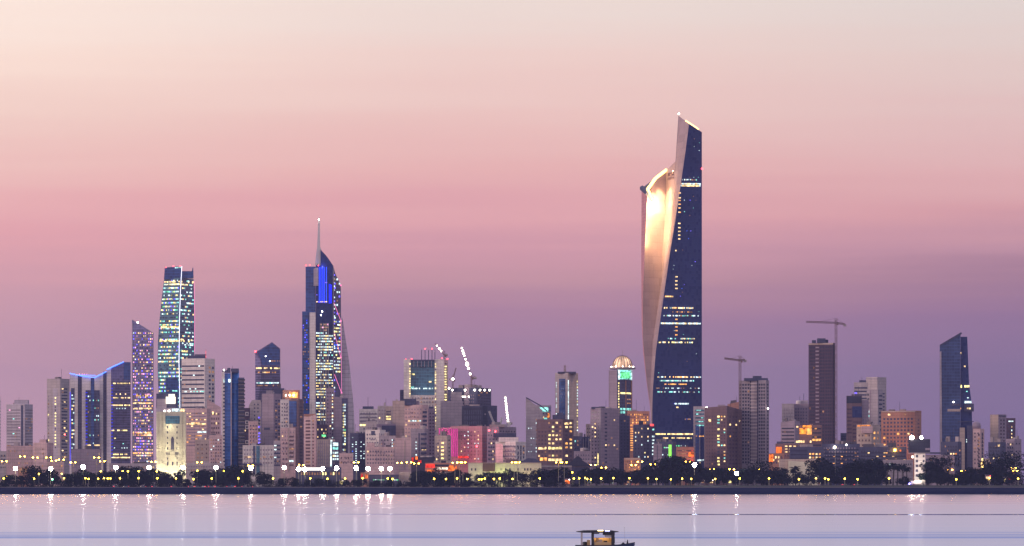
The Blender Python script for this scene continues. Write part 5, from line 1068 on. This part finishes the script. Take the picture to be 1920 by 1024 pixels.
ZONES = [(62,'the hazy banded tower at the far left'),(131,'the pale slab tower'),(206,'the left half of the blue-edged towers'),(247,'the right half of the blue-edged towers'),(290,'the slim speckled tower'),(349,'the cream floodlit tower'),(414,'the white banded office tower'),(462,'the bright blue balcony tower'),
  (526,'the pentagonal-topped tower'),(570,'the orange-lit roof pavilion'),(642,'the spired skyscraper'),(700,'the tapering pale fin'),(757,'the stepped pink apartment cluster'),(815,'the white bank tower'),(878,'the magenta-lit block'),(930,'the dark construction tower'),(988,'the white balcony block'),(1040,'the yellow-windowed brown block'),
  (1107,'the twin-faced tower with a mast'),(1182,'the domed tower'),(1250,'the left edge of the tallest skyscraper'),(1318,'the middle of the tallest skyscraper'),(1385,'the broad brown apartment block'),(1444,'the ribbed tower with the smaller crane'),(1500,'the glowing orange terraces'),(1570,'the tallest dark ribbed tower'),(1650,'the blank white tower'),(1706,'the orange-pink hotel'),
  (1760,'the billboard tower'),(1828,'the slanted-peak glass tower'),(1856,'the round-topped pinkish tower'),(1960,'the two-tone block at the far right')]
def zone(px):
    for x, t in ZONES:
        if px < x: return t
    return ZONES[-1][1]
REG = {}
def reg(what, px, o): REG.setdefault((what, zone(px)), []).append((px, o))
ORD = ['', 'first', 'second', 'third', 'fourth', 'fifth', 'sixth', 'seventh', 'eighth', 'ninth', 'tenth', 'eleventh', 'twelfth']
def write_labels():
    for (what, z), L in REG.items():
        L.sort(key=lambda q: q[0]); n = len(L)
        for i, (px, o) in enumerate(L):
            t = '%s below %s' % (what, z)
            if n == 2: t += ', ' + ('left' if i == 0 else 'right') + ' one'
            elif n > 2: t += ', ' + ('leftmost' if i == 0 else 'rightmost' if i == n-1 else ORD[i+1]+' from left')
            o['label'] = t
            o['group'] = what.split(' in ')[0].split(' against')[0].split(' on ')[0]+'s below '+z
rg = random.Random(77)
def belt(x0, x1, step, tops, Ys, keys, what, jit=4):
    x = x0
    while x < x1:
        px = x+rg.uniform(-step*.3, step*.3); z = zone(px)
        r = plant(rg.choice(keys), px, rg.uniform(*Ys), rg.uniform(*tops), rg.uniform(.8, 1.15)); reg(what, px, r)
        x += step*rg.uniform(.75, 1.25)
TK = ['t0','t1','t2','t3','t4']; SK = ['s0','s1','s2']
# dense dark shrubs behind the coast road; taller shore trees behind them
belt(-8, 1090, 13, (902, 908.5), (3540, 3546), SK, 'dark roadside shrub')
belt(-8, 545, 19, (884, 900), (3570, 3640), TK, 'dark leafy shore tree')
for a, b_, t0, t1 in ((236,292,876,884),(372,428,880,890),(436,462,872,880),(62,104,877,888),(140,180,880,890),(195,232,884,890)):
    belt(a, b_, 12, (t0, t1), (3650, 3690), TK, 'taller rear shore tree')
belt(545, 900, 24, (896, 902), (3560, 3600), TK, 'low dark shore tree')
belt(782, 880, 14, (880, 890), (3680, 3695), TK, 'bushy tree among lamps')
belt(900, 1015, 20, (884, 891), (3720, 3745), TK, 'small museum tree')
belt(1020, 1066, 13, (879, 886), (3720, 3750), TK, 'bushy wing-side tree')
belt(1092, 1240, 14, (876, 886), (3600, 3680), TK, 'round dark shore tree')
belt(1236, 1300, 10, (862, 872), (3620, 3680), TK, 'tall dark shore tree')
belt(1098, 1310, 20, (886, 895), (3568, 3592), TK, 'round front-row tree')
belt(1302, 1400, 13, (878, 886), (3590, 3660), TK, 'round dark shore tree')
belt(1400, 1480, 14, (873, 884), (3600, 3660), ['w0','w1','t2'], 'ragged dark shore tree')
belt(1536, 1610, 12, (862, 878), (3620, 3700), TK+['w1'], 'tall dark shore tree')
belt(1606, 1650, 12, (862, 880), (3620, 3700), TK+['w1'], 'tall dark shore tree')
belt(1740, 1912, 15, (880, 892), (3600, 3660), TK, 'round dark shore tree')
belt(1310, 1700, 16, (888, 900), (3580, 3610), TK, 'dark mid-row tree')
belt(1100, 1240, 16, (880, 892), (3590, 3620), TK, 'dark mid-row tree')
belt(1745, 1915, 16, (889, 899), (3580, 3600), TK, 'dark mid-row tree')
belt(1400, 1700, 26, (893, 899), (3575, 3590), TK+SK, 'low dark front bush')
belt(1745, 1915, 18, (897, 903), (3570, 3580), SK, 'low dark front bush')
for px, y, key, sx, lb in ((1428,866,'w0',1.0,'large ragged tree spreading beneath the smaller crane tower'),(1412,876,'w1',1,'smaller ragged tree left of the spreading one under the crane tower'),(1757,862,'t1',.7,'left of two tall airy trees beside the billboard tower'),(1778,848,'w1',.75,'taller right-hand airy tree beside the billboard tower'),
    (1882,850,'w0',1.15,'biggest dark tree on the shore, before the two-tone block'),(1866,866,'t3',.9,'dark tree leaning against the biggest shore tree, on its left'),(1271,861,'t2',.6,'tallest narrow tree before the tallest skyscraper'),(1253,862,'t4',.45,'narrow tree beside the tallest narrow one before the tallest skyscraper'),(1740,868,'t0',.9,'round tree touching the right side of the billboard tower'),
    (1850,868,'t1',.8,'rounded tree left of the biggest shore tree'),(1825,880,'t2',.9,'low round tree behind the small yellow sign post'),(312,889,'t0',.5,'small green-lit tree under the cream floodlit tower'),(300,893,'s0',.6,'lower green-lit bush under the cream floodlit tower')):
    plant(key, px, 3640 if px > 350 else 3600, y, sx, lb)
for px, y in ((1492,874),(1470,884),(1487,881),(1646,880),(1662,872),(1674,868),(1682,873),(1693,870),(1702,876),(1641,886),(1500,884)):
    reg('drooping palm tree', px, plant('p%d' % (px % 2), px, 3610, y, 1.15))
for px in (911, 922, 934, 944, 962): reg('small museum palm', px, plant('p%d' % (px % 2), px, 3700, 884+px % 5, 1))

# ---------------------------------------------------------------- lamps along the shore
def proto_parts(kind, h):
    """a lamp of height h: list of (name, mesh)"""
    out = []
    def me(name, mb, mat):
        m = bpy.data.meshes.new(name); m.from_pydata([tuple(v) for v in mb.v], [], mb.f); m.materials.append(MATS[mat]); m.update(); out.append((name, m))
    me('pole', MB().bar((0,0,-1.5), (0,0,h), .26, n=8, r2=.14), 'lamp_pole')
    if kind == 'flood':
        me('crossbar', MB().bar((-1.9,0,h), (1.9,0,h), .1), 'metal')
        for k in range(7):
            rr_ = 0 if k == 6 else 1.25
            me('lamp', MB().ball((rr_*math.cos(k*1.047),-.35,h+.9+rr_*math.sin(k*1.047)), .66, n=8, k=4), 'white_lamp')
        me('hood', MB().box((0,.5,h+.5), (3.6, .3, 2.4)), 'metal')
    elif kind == 'twin':
        me('bracket', MB().bar((-2.2,0,h+.4), (0,0,h-.5), .09).bar((2.2,0,h+.4), (0,0,h-.5), .09), 'metal')
        for x in (-2.1, 2.1): me('lamp', MB().ball((x,-.2,h+.3), .62, n=10, k=6, sz=.8), 'yellow_lamp')
    else:
        me('lamp', MB().ball((0,0,h+.45), .62 if kind == 'globe' else .6, n=10, k=6), 'globe' if kind == 'globe' else 'globe_green')
        me('base', MB().box((0,0,.2), (.7,.7,.5)), 'metal')
    return out
plain('lamp_pole', (.34,.30,.22), .6)
LC = {}
def lamp(kind, px, Y, y, what, label, name, cat):
    base = XZ(px, 905, Y); base.z = 6.3 if Y < 3545 else gz(px); h = H+(HZ-y)*K*Y-base.z-.3; key = (kind, round(h, 1))
    if key not in LC: LC[key] = proto_parts(kind, h)
    r = empty(name, base); tag(r, label, cat)
    if not label: reg(what, px, r)
    for n, m in LC[key]:
        o = bpy.data.objects.new(n, m); col.objects.link(o); o.parent = r
for px, y in ((29,880),(95,880),(156,877),(217,878),(280,878),(343,878),(405,878),(470,879),(533,878),(560,881),(572,881),(605,880),(631,879),(668,879),(690,880),(715,880),(731,880),(1381,889),(1302,873)):
    lamp('flood', px, 3600, y, 'dazzling white floodlight mast', None, 'floodlight_mast', 'floodlight')
for px, y in ((8,865),(42,856),(66,858),(91,858),(101,864),(115,862),(137,867),(181,858),(192,865),(374,867),(288,866),(470,873),(565,872),(668,867),(749,868),(767,867),(781,869),(853,868),(862,867),(868,867),(964,867),(970,867),(1047,867),(1058,867),(1112,872),(1132,877),(1188,872),(1200,866),(1224,871),(1246,867),(1262,871),(1290,866),(1298,869),(1293,879),(1334,880),(1372,880),(1419,880),(1601,870),(1781,881),(1807,883),(1866,884),(1900,878),(1903,883)):
    lamp('twin', px, 3668, y, 'tall twin yellow street lamp', None, 'street_lamp', 'street lamp')
GL = [7,64,120,160,166,184,195,202,207,225,260,295,330,363,397,447,512,582,614,647,680,727,736,814,836,857,876,898,903,909,926,937,961,1012,1076,1086,1097,1101,1108,1127,1150,1180,1215,1231,1258,1279,1296,1341,1387,1442,1498,1530,1547,1553,1584,1608,1667,1793,1855,1909]
for px in GL:
    y = 898 if px < 1020 or px > 1100 else 897
    lamp('globe', px, 3556, y+((px*13) % 5-2)*.5, 'short yellow promenade lamp', None, 'promenade_lamp', 'lamp')
lamp('green', 98, 3556, 899, '', 'promenade lamp glowing green below the pale slab tower', 'promenade_lamp', 'lamp')
for px, y in ((12,894),(73,889),(116,889),(189,884),(230,884),(240,884),(260,884),(294,884),(314,884),(455,884),(370,883),(420,884),(1073,886),(1566,839)):
    lamp('globe', px, 3640, y, 'dim distant globe lamp', None, 'distant_lamp', 'lamp')

# small lit stalls and signs in the park on the right
def sign_post(label, px, Y, y0, y1, w, mats):
    base = XZ(px, 905, Y); base.z = gz(px); r = empty('lit_sign', base); tag(r, label, 'sign'); zt = H+(HZ-y0)*K*Y; zb = H+(HZ-y1)*K*Y
    MB().bar(base, (base.x, Y, zt), .2, n=6).build('pole', 'metal', r); n = len(mats)
    for i, mt in enumerate(mats):
        za = zb+(zt-zb)*i/n; MB().box((base.x+(.4 if i%2 else -.3), Y-.5, za+(zt-zb)/n*.45), (w*(.7+.3*((i*5)%3)/2), .5, (zt-zb)/n*.7)).build('sign_panel', mt, r)
sign_post('tall sculptural yellow lit sign in the park right of the slanted-peak tower', 1841, 3640, 858, 884, 2.2, ['yellow','gold','gold','yellow'])
sign_post('squat green-yellow lit sign near the biggest shore tree', 1864, 3640, 883, 893, 2.4, ['greenglow','yellow'])
sign_post('red and amber lit sign stack at the foot of the two-tone block', 1902, 3640, 880, 893, 3.4, ['red_glow','amber','orange_glow','yellow'])
def kiosk(label, px, y0, w, mat1, mat2, Y=3600):
    base = XZ(px, 905, Y); base.z = gz(px); r = empty('kiosk', base); tag(r, label, 'kiosk'); h = H+(HZ-y0)*K*Y-base.z; W = w*K*Y
    MB().box((base.x, Y+1.5, base.z+h/2-.3), (W, 3, h+.6)).build('wall', 'mauve', r); MB().box((base.x, Y+.8, base.z+h), (W+1.2, 5, .3)).build('roof', 'slate', r)
    MB().box((base.x, Y-.1, base.z+h*.6), (W*.8, .3, h*.4)).build('lit_counter', mat1, r); MB().ball((base.x+W*.35, Y-.6, base.z+h*.85), .4, n=8, k=4).build('lamp', mat2, r)
for px, y, w, m1, m2, lb in ((1318,899,6,'dimwarm','small_lamp','small lit kiosk under the trees, left of a pair below the brown apartment block'),(1333,899,9,'warm','small_lamp','larger bright kiosk under the trees below the brown apartment block'),(1369,899,8,'yellow','small_lamp','yellow-lit kiosk under the trees just left of the lone floodlight'),
    (1104,897,8,'cool','small_lamp','white-lit kiosk at the left end of the right-hand lawn'),(1128,899,8,'dimwarm','small_lamp','dim kiosk on the lawn below the domed tower'),(1148,900,6,'cool','small_lamp','tiny white-lit kiosk left of the small orange-lit building'),(1180,899,9,'dimwarm','small_lamp','low kiosk under the lamp before the small orange-lit building'),
    (1853,890,10,'warm','red_beacon','cluster kiosk with warm counter and red lamp near the yellow sign'),(1885,894,7,'yellow','small_lamp','yellow-lit kiosk beneath the biggest shore tree'),(1893,893,6,'redlit','small_lamp','red-lit kiosk beside the yellow-lit one at far right'),(1536,904,5,'dimwarm','small_lamp','tiny kiosk beside the paired promenade lamps'),
    (640,899,8,'yellow','small_lamp','small yellow-lit kiosk among the roadside shrubs beneath the spired skyscraper'),(1064,897,10,'orange_glow','small_lamp','orange-lit kiosk before the tent-roofed hall')): kiosk(lb, px, y, w, m1, m2)

# parked and passing cars on the coast road
def make_car():
    r = empty('car', (0,0,0)); body = MB(); xs_ = [(-2.2,.45,.8),(-2.1,.32,.98),(-1.4,.3,1.02),(.9,.3,1.0),(2.0,.34,.8),(2.2,.5,.62)]
    vs = []; 
    for x, zb, zt in xs_: vs += [(x,-.85,zb),(x,.85,zb),(x,.8,zt),(x,-.8,zt)]
    fs = [(0,1,2,3),(23,22,21,20)]+[(4*k+i, 4*(k+1)+i, 4*(k+1)+(i+1)%4, 4*k+(i+1)%4) for k in range(5) for i in range(4)]
    body.add(vs, fs).build('body', 'car_paint', r)
    cb = MB(); cb.add([(-1.7,-.75,1.0),(1.0,-.75,1.0),(1.0,.75,1.0),(-1.7,.75,1.0),(-1.2,-.62,1.42),(.35,-.62,1.42),(.35,.62,1.42),(-1.2,.62,1.42)], [(0,1,5,4),(1,2,6,5),(2,3,7,6),(3,0,4,7),(4,5,6,7)]); cb.build('cabin', 'winb', r)
    for x in (-1.35, 1.35):
        for y in (-.82, .82):
            w = MB(); n = 14
            w.add([(x+.32*math.cos(2*math.pi*i/n), y+s*.1, .32+.32*math.sin(2*math.pi*i/n)) for s in (-1,1) for i in range(n)], [tuple(range(n)), tuple(range(2*n-1,n-1,-1))]+[(i,(i+1)%n,n+(i+1)%n,n+i) for i in range(n)]); w.build('wheel', 'dkmetal', r)
    for y in (-.6, .6): MB().box((-2.2, y, .72), (.3, .5, .22)).build('tail_light', 'tail', r); MB().box((2.15, y, .62), (.2, .4, .18)).build('headlight', 'head', r)
    return r
plain('car_paint', (.08,.08,.1), .3)
car0 = make_car(); kids = list(car0.children)
for i, (px, d) in enumerate(((217,1),(268,-1),(289,1),(325,1),(358,1),(369,1),(396,1),(407,1),(430,1),(437,-1),(458,1),(478,1),(236,-1),(381,-1),(1583,1),(1606,1),(1180,-1))):
    if i == 0: r = car0; ks = kids
    else:
        r = car0.copy(); col.objects.link(r)
        for k in kids: c = k.copy(); col.objects.link(c); c.parent = r
    Y = 3530 if px < 1000 else 3557
    p = XZ(px, 905, Y); r.location = (p.x, Y+(1.5 if d < 0 else 0), 6.3 if px < 1000 else 8.0); r.rotation_euler = (0, 0, (R(35) if d > 0 else R(180-35)) if px % 2 else (R(12) if d > 0 else R(196)))
    tag(r, None, 'car'); reg('car with %s' % ('red tail lights' if d > 0 else 'headlights'), px, r)

write_labels()
# ---------------------------------------------------------------- the boat in the foreground
plain('boat_dark', (.012,.012,.022), .45); plain('boat_blue', (.02,.03,.09), .35); plain('boat_wood', (.42,.27,.13), .6); plain('boat_grey', (.32,.28,.3), .6); plain('canopy_dark', (.01,.009,.018), .7)
emit('boat_lamp', (255,225,160), 6, False, True); emit('boat_lamp_blue', (190,190,255), 5, False, True)
def boat():
    Y = 617; s = K*Y; r = empty('motor_boat', (170*s, Y, 0)); tag(r, 'small dark motor boat with a flat canopy and warm-lit cabin in the foreground water', 'boat')
    X = lambda px: (px-1130)*s; Z = lambda py: H+(HZ-py)*s
    o = (170*s, Y, 0)
    def bl(m, name, mat, parent=None, smooth=False):
        me = m.build(name, mat, None, None, smooth); me.parent = parent or r; return me
    st = [(-4.3,.95,.62,.2),(-3.4,1.12,.6,.05),(-1.5,1.25,.6,-.25),(.8,1.25,.62,-.3),(2.5,1.02,.68,-.25),(3.7,.68,.82,-.1),(4.6,.3,.98,.25),(5.05,.04,1.08,.75)]
    v = []
    for x, w, zt, zb in st: v += [(x,-w,zt),(x,-w*.86,zt-.35),(x,-w*.3,zb-.1),(x,w*.3,zb-.1),(x,w*.86,zt-.35),(x,w,zt)]
    f = [(6*k+i, 6*(k+1)+i, 6*(k+1)+i+1, 6*k+i+1) for k in range(7) for i in range(5)]+[(0,1,2,3,4,5)]
    h = bl(MB().add(v, f), 'hull', 'boat_blue', smooth=True)
    v = []
    for x, w, zt, zb in st: v += [(x,-w*.97,zt-.05),(x,w*.97,zt-.05)]
    bl(MB().add(v, [(2*k, 2*k+2, 2*k+3, 2*k+1) for k in range(7)]), 'deck', 'boat_wood')
    m = MB()
    for a, b_ in zip(st, st[1:]):
        for q in (-1, 1): m.bar((a[0], q*a[1], a[2]+.03), (b_[0], q*b_[1], b_[2]+.03), .05)
    bl(m, 'gunwale', 'boat_dark')
    # canopy: thin, slightly cambered
    zc = Z(997); x0, x1 = X(1080.5), X(1159.5); v = []; n = 12
    for i in range(n+1):
        t = i/n; x = x0+(x1-x0)*t; e = min(1, math.sin(math.pi*min(max(t, .04), .96))*2.2); c = .10*math.sin(math.pi*t)
        v += [(x,-1.25*e**.4,zc-.17*e),(x,-1.25*e**.4,zc+.12*e+c*.3),(x,0,zc+.2*e+c*.6),(x,1.25*e**.4,zc+.12*e+c*.3),(x,1.25*e**.4,zc-.17*e)]
    f = [(5*k+i, 5*(k+1)+i, 5*(k+1)+(i+1)%5, 5*k+(i+1)%5) for k in range(n) for i in range(5)]+[(0,1,2,3,4), tuple(5*n+i for i in (4,3,2,1,0))]
    can = bl(MB().add(v, f), 'canopy', 'canopy_dark')
    bl(MB().box((X(1125.5), -1.3, Z(994.8)), (.85, .06, .13)), 'lamp_bar', 'boat_lamp', can)
    bl(MB().box((X(1138.5), -1.3, Z(995.3)), (.75, .06, .11)), 'lamp_bar', 'boat_lamp_blue', can)
    zd = .58
    for x, y, w, mt in ((X(1090.5),-1.0,.30,'boat_grey'),(X(1090.5),1.0,.16,'boat_grey'),(X(1111),-1.05,.42,'boat_dark'),(X(1111),1.05,.3,'boat_dark'),(X(1149),-1.05,.52,'boat_dark'),(X(1149),1.05,.4,'boat_dark')):
        bl(MB().box((x, y, (zd+zc)/2), (w, .12, zc-zd)), 'post', mt)
    bl(MB().box((X(1131), .95, zd+.62), (2.9, .08, 1.25)), 'cabin_wall', 'boat_wood')
    bl(MB().box((X(1131), -1.0, zd+.28), (2.9, .08, .56)), 'cabin_wall', 'boat_wood')
    bl(MB().box((X(1131), .0, zc-.14), (3.1, 1.9, .05)), 'cabin_ceiling', 'boat_wood')
    bl(MB().box((X(1152), 0, zd+.85), (.1, 1.9, .95)), 'front_panel', 'boat_dark')
    g_ = bl(MB().box((X(1140), -1.0, zd+1.62), (1.1, .05, .55)), 'windscreen', 'boat_grey')
    bl(MB().box((X(1124), .2, zd+.5), (.9, .7, 1.0)), 'console', 'boat_grey'); bl(MB().box((X(1135), .1, zd+.62), (.6, .9, .35)), 'seat', 'boat_dark'); bl(MB().box((X(1120), .1, zd+1.0), (.4, .6, .5)), 'locker', 'boat_wood')
    bl(MB().box((X(1141), -1.12, zc-.34), (1.9, .05, .34)), 'valance', 'canopy_dark', can)
    bl(MB().box((X(1118), -1.12, zc-.27), (.9, .05, .16)), 'valance', 'canopy_dark', can)
    m = MB(); pr = [(X(1154),-.95,.66),(X(1163),-.8,.72),(X(1171),-.62,.8),(X(1180),-.3,.93)]
    for a in pr: m.bar(a, (a[0], a[1], a[2]+.42), .018)
    for a, b_ in zip(pr, pr[1:]): m.bar((a[0],a[1],a[2]+.42), (b_[0],b_[1],b_[2]+.42), .02)
    bl(m, 'bow_rail', 'boat_grey')
    m = MB(); cx_, cz_ = X(1143), zd+1.05
    for i in range(14): m.bar((cx_, -.3+.28*math.cos(i*.449), cz_+.28*math.sin(i*.449)), (cx_, -.3+.28*math.cos((i+1)*.449), cz_+.28*math.sin((i+1)*.449)), .02)
    bl(m, 'steering_wheel', 'boat_dark')
    m = MB(); m.lathe((X(1097), 0, zd-.1), [(.40,0),(.46,.25),(.42,.62),(.2,.72)], 16); bl(m, 'engine_cover', 'boat_dark', smooth=True)
    bl(MB().box((X(1103.5), -.2, zd+.35), (.5, .9, 1.1)), 'bench', 'boat_wood')
    m = MB(); m.bar((X(1172.5), 0, .7), (X(1170.5), 0, Z(988.5)), .022); m.bar((X(1169.5), 0, Z(988.5)), (X(1171.6), 0, Z(989)), .03); bl(m, 'aerial', 'boat_grey')
    m = MB(); m.lathe((X(1176.5), 0, .9), [(.17,-.2),(.16,.1),(.10,.3),(.05,.62)], 10); bl(m, 'bow_post', 'boat_dark')
    m = MB(); m.lathe((X(1168.5), -.1, .75), [(.32,-.1),(.3,.1),(.16,.28),(.05,.36)], 10); bl(m, 'coiled_rope', 'boat_dark')
    for x, e in ((X(1122), 34), (X(1135), 26)):
        ld = bpy.data.lights.new('cabin_light', 'POINT'); ld.energy = e*3; ld.color = (1,.68,.3); ld.shadow_soft_size = .12
        lo = bpy.data.objects.new('cabin_light', ld); col.objects.link(lo); lo.parent = r; lo.location = (x, -.2, zc-.4)
boat()

# ---------------------------------------------------------------- evening haze over the whole place
hz = MB().box((0, 5000, 228), (19600, 13600, 470)).build('haze', None)
hz.data.materials.clear()
m = bpy.data.materials.new('haze'); m.use_nodes = True; t = m.node_tree; t.nodes.clear(); o = t.nodes.new('ShaderNodeOutputMaterial'); pv = t.nodes.new('ShaderNodeVolumePrincipled')
pv.inputs['Color'].default_value = (.52,.54,1,1); pv.inputs['Density'].default_value = 1.8e-5; pv.inputs['Anisotropy'].default_value = .0; t.links.new(pv.outputs[0], o.inputs['Volume'])
hz.data.materials.append(m); tag(hz, kind='stuff')
